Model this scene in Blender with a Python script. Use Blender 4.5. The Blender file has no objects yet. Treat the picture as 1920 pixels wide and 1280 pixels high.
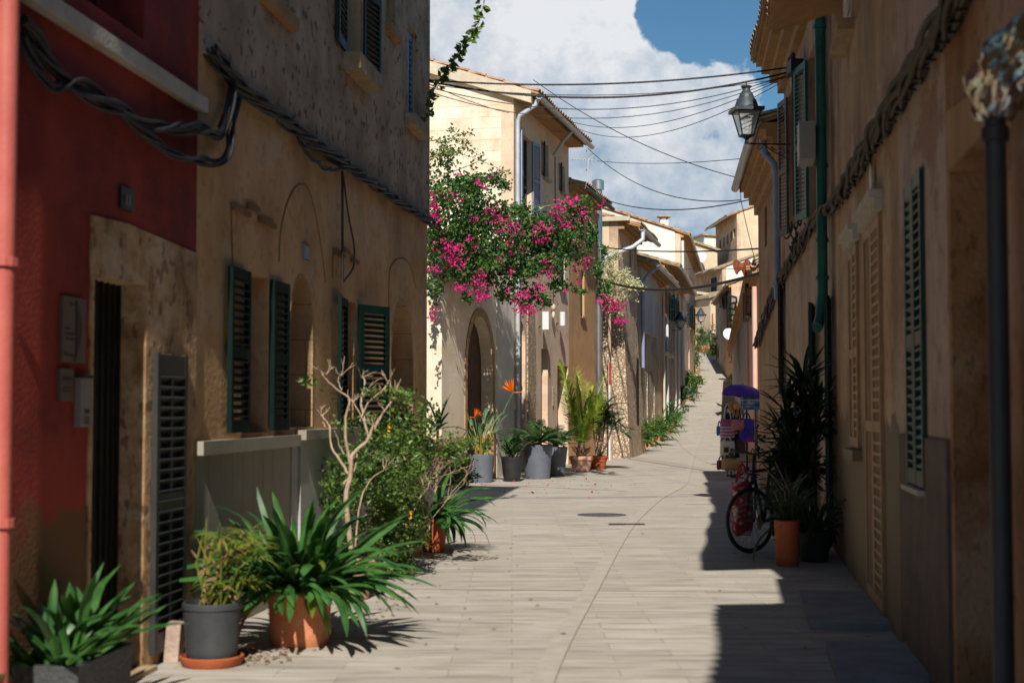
import bpy, math, random
from mathutils import Vector, Matrix
from mathutils.geometry import tessellate_polygon
R = math.radians
S = bpy.context.scene
COL = S.collection
# ------------------------------------------------------------------ camera
F = 2667.0                       # focal length in pixels of the 1920 px wide photograph
TILT = math.atan(128 / F)
CAM = Vector((0, 0, 1.5))
cd = bpy.data.cameras.new('camera'); cam = bpy.data.objects.new('camera', cd); COL.objects.link(cam)
cam.location = CAM; cam.rotation_euler = (R(90) + TILT, 0, 0)
cd.sensor_width = 36; cd.lens = 36 * F / 1920; cd.clip_start = .05; cd.clip_end = 5000
cd.dof.use_dof = True; cd.dof.focus_distance = 33; cd.dof.aperture_fstop = 2.6
S.camera = cam
# ------------------------------------------------------------------ light
SUN_EL, SUN_AZ = 41.0, 0.042     # elevation; sideways drift of the light per metre down the street
w = bpy.data.worlds.new('World'); S.world = w; w.use_nodes = True
sd = bpy.data.lights.new('sun', 'SUN'); sun = bpy.data.objects.new('sun', sd); COL.objects.link(sun)
sd.energy = 5.0; sd.angle = R(.5); sd.color = (1, .95, .87)
ldir = Vector((SUN_AZ, 1, -math.tan(R(SUN_EL)))).normalized()
sun.rotation_euler = ldir.to_track_quat('-Z', 'Y').to_euler(); sun.location = (0, -20, 30)
S.view_settings.view_transform = 'Standard'; S.view_settings.look = 'None'
S.view_settings.exposure = .3; S.view_settings.gamma = 1
S.cycles.max_bounces = 6; S.cycles.use_denoising = True

def nd(nt, t, **k):
    n = nt.nodes.new(t)
    for a, b in k.items():
        if a == 'ins':
            for i, v in b.items(): n.inputs[i].default_value = v
        else: setattr(n, a, b)
    return n

def world_nodes():
    nt = w.node_tree; nt.nodes.clear(); L = nt.links.new
    out = nd(nt, 'ShaderNodeOutputWorld'); bg = nd(nt, 'ShaderNodeBackground')
    sky = nd(nt, 'ShaderNodeTexSky'); sky.sky_type = 'NISHITA'; sky.sun_disc = False
    sky.sun_elevation = R(SUN_EL); sky.sun_rotation = math.pi - SUN_AZ   # the sun stands behind the camera
    sky.air_density = 1.0; sky.dust_density = .3; sky.ozone_density = 1.4
    bg.inputs[1].default_value = .036
    tc = nd(nt, 'ShaderNodeTexCoord'); sx = nd(nt, 'ShaderNodeSeparateXYZ'); L(tc.outputs['Generated'], sx.inputs[0])
    def m(op, a, b=None, c=None, clamp=False):
        n = nd(nt, 'ShaderNodeMath', operation=op, use_clamp=clamp)
        for i, v in enumerate((a, b, c)):
            if v is None: continue
            if isinstance(v, (int, float)): n.inputs[i].default_value = v
            else: L(v, n.inputs[i])
        return n.outputs[0]
    yy = m('MAXIMUM', sx.outputs[1], .05)
    u = m('DIVIDE', sx.outputs[0], yy); v = m('DIVIDE', sx.outputs[2], yy)
    cv = nd(nt, 'ShaderNodeCombineXYZ'); L(u, cv.inputs[0]); L(v, cv.inputs[1])
    def noise(scale, detail, rough, off=(0, 0, 0)):
        mp = nd(nt, 'ShaderNodeMapping'); mp.inputs['Location'].default_value = off; L(cv.outputs[0], mp.inputs[0])
        n = nd(nt, 'ShaderNodeTexNoise'); n.inputs['Scale'].default_value = scale; n.inputs['Detail'].default_value = detail
        n.inputs['Roughness'].default_value = rough; L(mp.outputs[0], n.inputs['Vector']); return n.outputs[0]
    f = None
    # cumulus banks, as directions (right, up) with a radius
    for (px, py, r) in ((900, 60, 330), (1080, 200, 330), (1150, 90, 120), (1210, 250, 220), (1320, 180, 115), (1380, 330, 130), (950, 350, 330)):
        d = nd(nt, 'ShaderNodeVectorMath', operation='DISTANCE'); L(cv.outputs[0], d.inputs[0])
        d.inputs[1].default_value = ((px - 960) / F, (768 - py) / F, 0)
        g = m('SUBTRACT', 1.0, m('DIVIDE', d.outputs['Value'], r / F))
        f = g if f is None else m('MAXIMUM', f, g)
    for (px, py, r) in ((1335, 10, 150), (1270, 30, 90)):   # the clear gap
        d = nd(nt, 'ShaderNodeVectorMath', operation='DISTANCE'); L(cv.outputs[0], d.inputs[0])
        d.inputs[1].default_value = ((px - 960) / F, (768 - py) / F, 0)
        f = m('SUBTRACT', f, m('MULTIPLY', m('MAXIMUM', m('SUBTRACT', 1.0, m('DIVIDE', d.outputs['Value'], r / F)), 0.0), 1.3))
    n1 = noise(26, 9, .56, (.3, .1, 0)); n2 = noise(11, 8, .6, (1.7, .4, 0)); n3 = noise(60, 6, .6, (.2, .9, 0))
    f = m('ADD', m('MULTIPLY', m('MAXIMUM', f, -1.0), .7), m('MULTIPLY', m('SUBTRACT', n1, .48), 2.1))
    mr = nd(nt, 'ShaderNodeMapRange', interpolation_type='SMOOTHSTEP', ins={1: -.06, 2: .16}); L(f, mr.inputs[0])
    mask = m('MULTIPLY', mr.outputs[0], m('GREATER_THAN', sx.outputs[1], .3))
    cr = nd(nt, 'ShaderNodeValToRGB'); e = cr.color_ramp
    e.elements[0].position = .36; e.elements[0].color = (.29, .42, .58, 1)
    e.elements[1].position = .62; e.elements[1].color = (.88, .9, .93, 1)
    k = e.elements.new(.48); k.color = (.55, .63, .73, 1)
    sh = m('ADD', m('MULTIPLY', n2, .75), m('MULTIPLY', n3, .25))
    # banks are brighter where they stand higher
    sh = m('ADD', sh, m('MULTIPLY', m('SUBTRACT', v, .18), .75))
    L(sh, cr.inputs[0])
    mul = nd(nt, 'ShaderNodeMix', data_type='RGBA', blend_type='MULTIPLY'); mul.inputs[0].default_value = 1
    L(cr.outputs[0], mul.inputs[6]); mul.inputs[7].default_value = (20.5, 20.5, 20.5, 1)
    mx = nd(nt, 'ShaderNodeMix', data_type='RGBA'); L(mask, mx.inputs[0]); sk = nd(nt, 'ShaderNodeMix', data_type='RGBA', blend_type='MULTIPLY'); sk.inputs[0].default_value = 1; L(sky.outputs[0], sk.inputs[6]); sk.inputs[7].default_value = (.95, 1.5, 1.72, 1); L(sk.outputs[2], mx.inputs[6]); L(mul.outputs[2], mx.inputs[7])
    L(mx.outputs[2], bg.inputs[0]); L(bg.outputs[0], out.inputs[0])
world_nodes()

# ------------------------------------------------------------------ geometry helpers
def ray(px, py):
    a = (px - 960) / F; b = (640 - py) / F
    return Vector((a, math.cos(TILT) - b * math.sin(TILT), math.sin(TILT) + b * math.cos(TILT)))
def at(px, py, Y):
    d = ray(px, py); return CAM + d * (Y / d.y)
GZ = [(-500, 0), (46, 0), (52, .12), (58.8, .5), (66, 1.0), (73.5, 1.7), (83, 2.85), (93, 4.2), (105, 5.8), (130, 9), (220, 13), (4000, 13)]
def gz(y):
    for (a, za), (b, zb) in zip(GZ, GZ[1:]):
        if y <= b: return za + (zb - za) * max(0, (y - a)) / (b - a)
    return 13
def gp(px, py):
    d = ray(px, py); t = 4.0
    while t < 140:
        p = CAM + d * t
        if p.z <= gz(p.y): return p
        t += .03
    return CAM + d * 40

class MB:
    def __init__(s): s.v = []; s.f = []
    def add(s, vs, fs):
        o = len(s.v); s.v += [tuple(q) for q in vs]; s.f += [tuple(i + o for i in q) for q in fs]; return s
    def box(s, x0, x1, y0, y1, z0, z1, M=None):
        vs = [Vector((x, y, z)) for z in (z0, z1) for y in (y0, y1) for x in (x0, x1)]
        if M: vs = [M @ q for q in vs]
        return s.add(vs, [(0, 2, 3, 1), (4, 5, 7, 6), (0, 1, 5, 4), (2, 6, 7, 3), (0, 4, 6, 2), (1, 3, 7, 5)])
    def prism(s, pts, y0, y1, holes=(), M=None):
        """outline (s,z), given counter-clockwise as seen from -y, thickness y0..y1"""
        loops = [list(pts)] + [list(h) for h in holes]
        flat = [q for l in loops for q in l]; n = len(flat)
        tri = tessellate_polygon([[Vector((a, b, 0)) for a, b in l] for l in loops])
        vs = [Vector((a, y0, b)) for a, b in flat] + [Vector((a, y1, b)) for a, b in flat]
        fs = []
        for t in tri:
            a, b, c = t
            ar = (flat[b][0]-flat[a][0])*(flat[c][1]-flat[a][1]) - (flat[b][1]-flat[a][1])*(flat[c][0]-flat[a][0])
            if abs(ar) < 1e-10: continue
            if ar < 0: a, c = c, a
            fs.append((a, b, c)); fs.append((c + n, b + n, a + n))
        o = 0
        for li, l in enumerate(loops):
            k = len(l); area = sum(l[i][0]*l[(i+1) % k][1]-l[(i+1) % k][0]*l[i][1] for i in range(k))
            fl = (area < 0) ^ (li > 0)
            for i in range(k):
                j = (i + 1) % k; q = (o+i, o+i+n, o+j+n, o+j)
                fs.append(q[::-1] if fl else q)
            o += k
        if M: vs = [M @ q for q in vs]
        return s.add(vs, fs)
    def tube(s, pts, r, n=8, caps=True):
        pts = [Vector(p) for p in pts]; m = len(pts); vs = []; up = None
        for i, p in enumerate(pts):
            d = (pts[min(i+1, m-1)] - pts[max(i-1, 0)]); d = d.normalized() if d.length else Vector((0, 0, 1))
            if up is None:
                up = Vector((0, 0, 1)) if abs(d.z) < .9 else Vector((1, 0, 0))
            a = up - d * up.dot(d); a = a.normalized() if a.length > 1e-6 else d.orthogonal().normalized()
            b = d.cross(a); up = a
            rr = r[i] if isinstance(r, (list, tuple)) else r
            vs += [p + (a * math.cos(2*math.pi*k/n) + b * math.sin(2*math.pi*k/n)) * rr for k in range(n)]
        fs = [(i*n+k, i*n+(k+1) % n, (i+1)*n+(k+1) % n, (i+1)*n+k) for i in range(m-1) for k in range(n)]
        if caps: fs += [tuple(range(n))[::-1], tuple((m-1)*n+k for k in range(n))]
        return s.add(vs, fs)
    def lathe(s, prof, n=24, c=(0, 0, 0), M=None, wob=0):
        vs = []; m = len(prof)
        for r, z in prof:
            vs += [Vector((c[0]+r*math.cos(2*math.pi*k/n), c[1]+r*math.sin(2*math.pi*k/n), c[2]+z)) for k in range(n)]
        if M: vs = [M @ q for q in vs]
        fs = [(i*n+k, i*n+(k+1) % n, (i+1)*n+(k+1) % n, (i+1)*n+k) for i in range(m-1) for k in range(n)]
        fs += [tuple(range(n))[::-1], tuple((m-1)*n+k for k in range(n))]
        return s.add(vs, fs)
    def ball(s, c, r, n=10, m=6, sc=(1, 1, 1)):
        c = Vector(c); vs = []; fs = []
        for i in range(m+1):
            t = math.pi*i/m
            vs += [c + Vector((r*sc[0]*math.sin(t)*math.cos(2*math.pi*k/n), r*sc[1]*math.sin(t)*math.sin(2*math.pi*k/n), -r*sc[2]*math.cos(t))) for k in range(n)]
        fs = [(i*n+k, i*n+(k+1) % n, (i+1)*n+(k+1) % n, (i+1)*n+k) for i in range(m) for k in range(n)]
        return s.add(vs, fs)
    def build(s, name, mat, parent=None, smooth=False, loc=None, label=None):
        me = bpy.data.meshes.new(name); me.from_pydata(s.v, [], s.f)
        me.materials.append(mat)
        if smooth:
            me.polygons.foreach_set('use_smooth', [True]*len(me.polygons))
            try: me.set_sharp_from_angle(angle=R(40))
            except Exception: pass
        me.update()
        o = bpy.data.objects.new(name, me); COL.objects.link(o)
        if parent is not None: o.parent = parent
        if loc is not None: o.location = loc
        if label: o['label'] = label
        return o

def thing(name, label, cat, loc=(0, 0, 0), rz=0, group=None):
    o = bpy.data.objects.new(name, None); COL.objects.link(o); o.empty_display_size = .2
    o.location = loc; o.rotation_euler = (0, 0, rz); return tag(o, label, cat, group)
def tag(o, label, cat, group=None):
    o['label'] = label; o['category'] = cat
    if group: o['group'] = group
    return o
def struct(o, kind='structure'): o['kind'] = kind; return o
def kids(o): return [c for c in COL.objects if c.parent == o]
def copy_tree(o, parent=None):
    c = o.copy(); COL.objects.link(c)
    if parent is not None: c.parent = parent
    for ch in kids(o): copy_tree(ch, c)
    return c

# ------------------------------------------------------------------ materials
def M(name, cols, rough=.85, scale=3, detail=7, bump=.35, bscale=40, streak=0., metal=0., base=None, mode=None, spec=.4, cell=(.5, .25), joint=None, stain=None, stretch=None, pit_shade=0., blotch=None):
    m = bpy.data.materials.new(name); m.use_nodes = True; nt = m.node_tree; L = nt.links.new
    p = nt.nodes['Principled BSDF']; p.inputs['Roughness'].default_value = rough; p.inputs['Metallic'].default_value = metal
    p.inputs['Specular IOR Level'].default_value = spec
    tc = nd(nt, 'ShaderNodeTexCoord'); oc = tc.outputs['Object']
    n = nd(nt, 'ShaderNodeTexNoise'); n.inputs['Scale'].default_value = scale; n.inputs['Detail'].default_value = detail; n.inputs['Roughness'].default_value = .62
    if stretch:
        ms = nd(nt, 'ShaderNodeMapping'); ms.inputs['Scale'].default_value = stretch; L(oc, ms.inputs[0]); L(ms.outputs[0], n.inputs['Vector'])
    else: L(oc, n.inputs['Vector'])
    cr = nd(nt, 'ShaderNodeValToRGB'); e = cr.color_ramp
    while len(e.elements) < len(cols): e.elements.new(.5)
    for i, c in enumerate(cols):
        e.elements[i].position = .34 + .34*i/max(1, len(cols)-1); e.elements[i].color = (*c, 1)
    L(n.outputs[0], cr.inputs[0]); col = cr.outputs[0]; hgt = None
    def mix(fac, a, b, bt='MIX'):
        x = nd(nt, 'ShaderNodeMix', data_type='RGBA', blend_type=bt)
        for i, v in ((0, fac), (6, a), (7, b)):
            if isinstance(v, (int, float)): x.inputs[i].default_value = v
            elif isinstance(v, tuple): x.inputs[i].default_value = (*v, 1)
            else: L(v, x.inputs[i])
        return x.outputs[2]
    def mrange(v, a, b, c=0., d=1.):
        x = nd(nt, 'ShaderNodeMapRange', ins={1: a, 2: b, 3: c, 4: d}); L(v, x.inputs[0]); return x.outputs[0]
    if mode == 'rubble':
        vo = nd(nt, 'ShaderNodeTexVoronoi'); vo.inputs['Scale'].default_value = cell[0]; L(oc, vo.inputs['Vector'])
        ve = nd(nt, 'ShaderNodeTexVoronoi', feature='DISTANCE_TO_EDGE'); ve.inputs['Scale'].default_value = cell[0]; L(oc, ve.inputs['Vector'])
        bw = nd(nt, 'ShaderNodeRGBToBW'); L(vo.outputs['Color'], bw.inputs[0])
        col = mix(mrange(bw.outputs[0], .2, .8, 0, .65), col, joint or cols[0])
        ed = mrange(ve.outputs['Distance'], 0, .1)
        col = mix(ed, tuple(c*.55 for c in cols[0]), col); hgt = ed
    if mode in ('block', 'slab'):
        sp = nd(nt, 'ShaderNodeSeparateXYZ'); L(oc, sp.inputs[0]); cb = nd(nt, 'ShaderNodeCombineXYZ')
        if mode == 'block':
            ad = nd(nt, 'ShaderNodeMath', operation='ADD'); L(sp.outputs[0], ad.inputs[0]); L(sp.outputs[1], ad.inputs[1])
            L(ad.outputs[0], cb.inputs[0]); L(sp.outputs[2], cb.inputs[1])
        else:
            L(sp.outputs[0], cb.inputs[0]); L(sp.outputs[1], cb.inputs[1])
        br = nd(nt, 'ShaderNodeTexBrick'); L(cb.outputs[0], br.inputs['Vector'])
        br.inputs['Scale'].default_value = 1; br.inputs['Brick Width'].default_value = cell[0]; br.inputs['Row Height'].default_value = cell[1]
        br.inputs['Mortar Size'].default_value = .006; br.inputs['Mortar Smooth'].default_value = .3; br.inputs['Bias'].default_value = 0
        br.offset = .37; br.inputs['Color1'].default_value = (.86, .85, .84, 1); br.inputs['Color2'].default_value = (1.06, 1.05, 1.03, 1)
        jc = joint or (.55, .52, .48); br.inputs['Mortar'].default_value = (*jc, 1)
        col = mix(1., col, br.outputs['Color'], 'MULTIPLY'); 
        inv = nd(nt, 'ShaderNodeMath', operation='SUBTRACT'); inv.inputs[0].default_value = 1; L(br.outputs['Fac'], inv.inputs[1]); hgt = inv.outputs[0]
    if blotch:
        nbl = nd(nt, 'ShaderNodeTexNoise'); nbl.inputs['Scale'].default_value = blotch[2]; nbl.inputs['Detail'].default_value = 8; nbl.inputs['Roughness'].default_value = .65
        ofs = nd(nt, 'ShaderNodeMapping'); ofs.inputs['Location'].default_value = (3.3, 1.7, 5.1); ofs.inputs['Scale'].default_value = (.55, .55, 1); L(oc, ofs.inputs[0]); L(ofs.outputs[0], nbl.inputs['Vector'])
        col = mix(mrange(nbl.outputs[0], .54, .6, 0, blotch[1]), col, blotch[0])
    if pit_shade:  # dark flecks paint the shade inside small plaster cavities into the colour
        mq = nd(nt, 'ShaderNodeMapping'); mq.inputs['Scale'].default_value = (.42, 1, .42); mq.inputs['Rotation'].default_value = (.3, .35, 0); L(oc, mq.inputs[0])
        npi = nd(nt, 'ShaderNodeTexNoise'); npi.inputs['Scale'].default_value = 22; npi.inputs['Detail'].default_value = 3; L(mq.outputs[0], npi.inputs['Vector'])
        col = mix(mrange(npi.outputs[0], .59, .64, 0, pit_shade), col, tuple(c*.28 for c in cols[0]))
    if streak:
        mp = nd(nt, 'ShaderNodeMapping'); mp.inputs['Scale'].default_value = (.75, .75, .3); L(oc, mp.inputs[0])
        n2 = nd(nt, 'ShaderNodeTexNoise'); n2.inputs['Scale'].default_value = 1.6; n2.inputs['Detail'].default_value = 8; n2.inputs['Roughness'].default_value = .6; L(mp.outputs[0], n2.inputs['Vector'])
        col = mix(mrange(n2.outputs[0], .45, .72, 0, streak), col, stain or tuple(c*.42 for c in cols[0]))
    if base:
        sp = nd(nt, 'ShaderNodeSeparateXYZ'); L(oc, sp.inputs[0])
        n3 = nd(nt, 'ShaderNodeTexNoise'); n3.inputs['Scale'].default_value = 3.; n3.inputs['Detail'].default_value = 6; L(oc, n3.inputs['Vector'])
        ad = nd(nt, 'ShaderNodeMath', operation='MULTIPLY_ADD'); L(n3.outputs[0], ad.inputs[0]); ad.inputs[1].default_value = base[2]; L(sp.outputs[2], ad.inputs[2])
        col = mix(mrange(ad.outputs[0], base[0], base[0]+base[3], 1, 0), col, base[1])
    L(col, p.inputs['Base Color'])
    if bump:
        nb = nd(nt, 'ShaderNodeTexNoise'); nb.inputs['Scale'].default_value = bscale; nb.inputs['Detail'].default_value = 5; L(oc, nb.inputs['Vector'])
        h = nb.outputs[0]
        if hgt is not None:
            q = nd(nt, 'ShaderNodeMath', operation='MULTIPLY_ADD'); L(hgt, q.inputs[0]); q.inputs[1].default_value = 1.2; L(h, q.inputs[2]); h = q.outputs[0]
        b = nd(nt, 'ShaderNodeBump'); b.inputs['Strength'].default_value = bump; b.inputs['Distance'].default_value = .02
        L(h, b.inputs['Height']); L(b.outputs[0], p.inputs['Normal'])
    return m

def leafmat(name, cols, rough=.4, scale=9, trans=.3, spec=.4):
    m = M(name, cols, rough, scale, 3, 0, spec=spec); nt = m.node_tree; p = nt.nodes['Principled BSDF']
    if trans:
        src = p.inputs['Base Color'].links[0].from_socket
        t = nd(nt, 'ShaderNodeBsdfTranslucent'); nt.links.new(src, t.inputs[0])
        x = nd(nt, 'ShaderNodeMixShader'); x.inputs[0].default_value = trans
        nt.links.new(p.outputs[0], x.inputs[1]); nt.links.new(t.outputs[0], x.inputs[2])
        nt.links.new(x.outputs[0], nt.nodes['Material Output'].inputs[0])
    return m
def glassmat(name, col, alpha):
    m = bpy.data.materials.new(name); m.use_nodes = True; nt = m.node_tree
    p = nt.nodes['Principled BSDF']; p.inputs['Base Color'].default_value = (*col, 1); p.inputs['Roughness'].default_value = .1
    t = nd(nt, 'ShaderNodeBsdfTransparent'); x = nd(nt, 'ShaderNodeMixShader'); x.inputs[0].default_value = alpha
    nt.links.new(t.outputs[0], x.inputs[1]); nt.links.new(p.outputs[0], x.inputs[2]); nt.links.new(x.outputs[0], nt.nodes['Material Output'].inputs[0])
    return m

m_red = M('red_plaster', [(.21, .02, .012), (.30, .034, .02), (.34, .045, .028)], streak=.5, scale=1.6, base=(1.32, (.17, .08, .032), .8, .12), bump=.3, stain=(.075, .008, .008), pit_shade=.12, blotch=((.12, .02, .014), .5, 1.6))
m_redpipe = M('red_paint', [(.42, .09, .07), (.5, .13, .1)], rough=.6, bump=.1)
m_tan = M('tan_plaster', [(0.4302, 0.2399, 0.1035), (0.5729, 0.3473, 0.1701), (0.6366, 0.4135, 0.2230)], scale=1.1, streak=.45, bump=.35, bscale=25, base=(1.0, (.24, .14, .07), .7, .5), stain=(.13, .065, .028), pit_shade=.25, blotch=((.6, .44, .29), .6, 1.7))
m_rough = M('rough_plaster', [(0.3492, 0.2350, 0.1431), (0.4559, 0.3250, 0.2120), (0.5141, 0.3850, 0.2650)], scale=2.2, streak=.65, bump=1.0, bscale=14, stain=(.13, .085, .05), pit_shade=.85, blotch=((.24, .165, .1), .5, 1.1))
m_doorstone = M('door_stone', [(0.2580, 0.1404, 0.0588), (0.4920, 0.3048, 0.1524), (0.6084, 0.4212, 0.2580)], scale=4.5, bump=.6, bscale=26, streak=.45, pit_shade=.6, blotch=((.62, .48, .34), .6, 3.2))
m_sandstone = M('sandstone', [(0.337, 0.206, 0.102), (0.468, 0.309, 0.168)], scale=4, bump=.5, mode='block', cell=(.55, .3))
m_sill = M('sill_stone', [(.3, .2, .11), (.45, .33, .2)], scale=6, bump=.6)
m_paleslab = M('pale_slab', [(.42, .38, .31), (.55, .5, .42)], scale=5, bump=.2)
m_board = M('pale_boards', [(0.2677, 0.2422, 0.1785), (0.3187, 0.2932, 0.2295)], scale=3, bump=.15, streak=.35)
m_marble = M('grey_marble', [(0.304, 0.296, 0.280), (0.400, 0.392, 0.376)], scale=4, bump=.05, rough=.5)
m_cream = M('cream_plaster', [(0.7130, 0.5834, 0.4158), (0.8210, 0.7048, 0.5346)], scale=1.2, bump=.3, bscale=20, base=(1.1, (.36, .22, .11), .35, .05), streak=.25, blotch=((.6, .46, .3), .4, 1.2))
m_creamwall = M('cream_lit_plaster', [(.70, .60, .42), (.76, .67, .5)], scale=1.3, bump=.3, bscale=20)
m_lightgrey = M('pale_grey_plaster', [(0.575, 0.529, 0.437), (0.667, 0.621, 0.529)], scale=1.5, bump=.2)
m_gable = M('gable_stone', [(0.614, 0.465, 0.326), (0.744, 0.632, 0.484), (0.781, 0.688, 0.558)], scale=1.7, bump=.7, bscale=12, mode='block', cell=(.62, .27), joint=(.96, .94, .91))
m_pinkplaster = M('warm_plaster', [(0.6264, 0.4428, 0.3024), (0.7344, 0.5508, 0.3996)], scale=1.4, streak=.3, bump=.35, pit_shade=.15, blotch=((.5, .35, .23), .5, 1.2))
m_orange = M('ochre_plaster', [(.46, .25, .105), (.56, .33, .15)], scale=1.5, streak=.3, bump=.35, blotch=((.38, .21, .1), .5, 1.2))
m_rubble = M('rubble_stone', [(0.408, 0.288, 0.180), (0.720, 0.564, 0.396)], scale=5, mode='rubble', cell=(9.5, 0), bump=1., joint=(.27, .19, .12))
m_rubble2 = M('small_rubble', [(0.408, 0.312, 0.216), (0.660, 0.552, 0.420)], scale=5, mode='rubble', cell=(11, 0), bump=1., joint=(.27, .2, .14))
m_brown = M('brown_plaster', [(0.504, 0.348, 0.228), (0.648, 0.468, 0.324)], scale=1.6, streak=.5, bump=.5, pit_shade=.3, blotch=((.3, .2, .13), .6, 1.))
m_greypl = M('grey_plaster', [(0.405, 0.365, 0.338), (0.540, 0.486, 0.459)], scale=1.2, streak=.2, bump=.3)
m_white = M('white_render', [(.72, .66, .54), (.82, .77, .66)], scale=1.2, streak=.2, bump=.2, stain=(.5, .44, .34))
m_beige = M('beige_render', [(.55, .42, .28), (.68, .53, .37)], scale=1.2, streak=.3, bump=.4)
m_r2 = M('buff_plaster', [(0.3650, 0.2159, 0.1129), (0.4867, 0.3039, 0.1669), (0.5323, 0.3678, 0.2195)], scale=1.2, streak=.8, bump=.45, bscale=22, base=(1.65, (.2, .145, .09), .5, .04), stain=(.12, .05, .018), pit_shade=.3, blotch=((.56, .43, .31), .75, 1.4))
m_r1 = M('greyish_plaster', [(0.4454, 0.3243, 0.2549), (0.5568, 0.4114, 0.3267)], scale=1.5, streak=.6, bump=.45, stain=(.12, .065, .035), pit_shade=.35, blotch=((.33, .17, .08), .8, 1.5))
m_plinth = M('dark_plinth', [(.085, .06, .05), (.15, .11, .09)], scale=3, bump=.9, bscale=30)
m_r0 = M('worn_ochre', [(0.182, 0.072, 0.023), (0.351, 0.182, 0.078), (0.390, 0.260, 0.169)], scale=1.3, streak=.5, bump=.7, pit_shade=.4, blotch=((.42, .29, .19), .7, .9))
m_r3 = M('russet_plaster', [(0.3313, 0.1865, 0.1082), (0.4517, 0.2850, 0.1738), (0.4975, 0.3331, 0.2087)], scale=1.3, streak=.7, bump=.5, pit_shade=.3, blotch=((.34, .25, .17), .6, 1.3), stain=(.11, .05, .022))
m_r4 = M('peeling_plaster', [(0.312, 0.162, 0.072), (0.444, 0.252, 0.120), (0.420, 0.300, 0.192)], scale=1.2, streak=.6, bump=.5, pit_shade=.3, blotch=((.42, .3, .2), .7, 1.6), stain=(.12, .05, .02))
m_pink = M('pink_plaster', [(.62, .36, .27), (.72, .46, .36)], scale=1.5, streak=.35, bump=.3)
m_cornice = M('cornice_ochre', [(0.324, 0.171, 0.063), (0.450, 0.270, 0.117)], scale=3, streak=.3, bump=.3)
m_tile = M('roof_tile', [(.26, .115, .055), (.44, .24, .13), (.5, .33, .2)], scale=6, bump=.5, bscale=20)
m_tileold = M('old_roof_tile', [(.2, .15, .09), (.38, .27, .17), (.45, .36, .24)], scale=7, bump=.7, bscale=20)
m_fascia = M('weathered_fascia', [(.5, .42, .3), (.62, .54, .42)], scale=4, streak=.4, bump=.5)
m_green = M('green_paint', [(0.0030, 0.0285, 0.0203), (0.0060, 0.0413, 0.0300)], rough=.5, scale=6, bump=.1, spec=.3)
m_dkgreen = M('dark_green_paint', [(0.0036, 0.0120, 0.0084), (0.0060, 0.0210, 0.0144)], rough=.5, scale=6, bump=.1)
m_teal = M('teal_paint', [(0.0105, 0.1140, 0.0870), (0.0180, 0.1560, 0.1200)], rough=.5, scale=6, bump=.15, streak=.4, blotch=((.02, .06, .045), .5, 3))
m_shgreen = M('shutter_green', [(0.0014, 0.0081, 0.0063), (0.0023, 0.0135, 0.0103)], rough=.7, scale=6, bump=.1, spec=.12)
m_black = M('black_iron', [(.008, .008, .008), (.016, .015, .014)], rough=.55, bump=.2)
m_anthracite = M('anthracite_metal', [(.022, .022, .022), (.035, .034, .034)], rough=.5, bump=.05)
m_brownpaint = M('brown_grey_paint', [(.09, .065, .06), (.13, .1, .09)], rough=.6, bump=.15)
m_bluegrey = M('blue_grey_paint', [(.2, .24, .34), (.27, .31, .42)], rough=.5, bump=.1)
m_lattice = M('tan_lattice_wood', [(0.300, 0.165, 0.075), (0.390, 0.232, 0.112)], rough=.6, scale=6, bump=.2)
m_wood = M('dark_wood', [(.06, .028, .014), (.12, .06, .03)], rough=.6, scale=4, streak=.5, bump=.4)
m_rust = M('rust_wood', [(.35, .1, .035), (.46, .15, .05)], rough=.6, scale=5, bump=.3)
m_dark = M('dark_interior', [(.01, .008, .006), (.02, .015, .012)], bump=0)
m_zinc = M('zinc', [(.42, .44, .48), (.55, .57, .6)], rough=.45, metal=.3, scale=5, bump=.1)
m_steel = M('steel', [(.5, .5, .5), (.62, .62, .62)], rough=.3, metal=.9, scale=4, bump=.05)
m_cable = M('black_cable', [(.014, .012, .013), (.03, .026, .026)], rough=.6, scale=20, bump=.3)
m_cablebrown = M('dusty_cable', [(.05, .04, .03), (.12, .1, .075)], rough=.8, scale=20, bump=.3)
m_whitep = M('white_plastic', [(0.576, 0.576, 0.560), (0.640, 0.640, 0.624)], rough=.5, bump=0)
m_greybox = M('grey_plastic', [(.3, .3, .28), (.36, .36, .34)], rough=.55, bump=.05)
m_terra = M('terracotta', [(0.475, 0.147, 0.057), (0.570, 0.199, 0.085), (0.589, 0.257, 0.142)], rough=.75, scale=5, bump=.2)
m_terradk = M('orange_terracotta', [(0.345, 0.075, 0.022), (0.413, 0.105, 0.034)], rough=.7, scale=5, bump=.2)
m_terrapk = M('pink_terracotta', [(.55, .29, .2), (.66, .38, .28)], rough=.8, scale=5, bump=.2)
m_clay = M('pale_clay', [(0.450, 0.270, 0.153), (0.558, 0.378, 0.243)], rough=.85, scale=5, bump=.3)
m_potgrey = M('slate_grey_plastic', [(0.094, 0.106, 0.131), (0.125, 0.138, 0.169)], rough=.5, scale=4, bump=.05)
m_potblack = M('black_plastic', [(.012, .012, .013), (.025, .025, .026)], rough=.55, scale=6, bump=.1)
m_potcoal = M('charcoal_plastic', [(0.026, 0.028, 0.032), (0.041, 0.044, 0.046)], rough=.55, scale=6, bump=.1, streak=.3, stain=(.12, .12, .12))
m_soil = M('soil', [(.03, .018, .01), (.07, .045, .028)], scale=20, bump=.8)
m_clivia = leafmat('strap_leaf', [(.02, .075, .018), (.045, .13, .028), (.08, .19, .04)], rough=.32, scale=5, trans=.22, spec=.5)
m_papyrus = leafmat('yellowing_leaf', [(.06, .13, .02), (.19, .24, .03), (.34, .2, .07)], scale=9, trans=.35)
m_bush = leafmat('small_leaf', [(.035, .08, .015), (.09, .165, .03), (.2, .29, .06)], scale=7, trans=.35)
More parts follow.
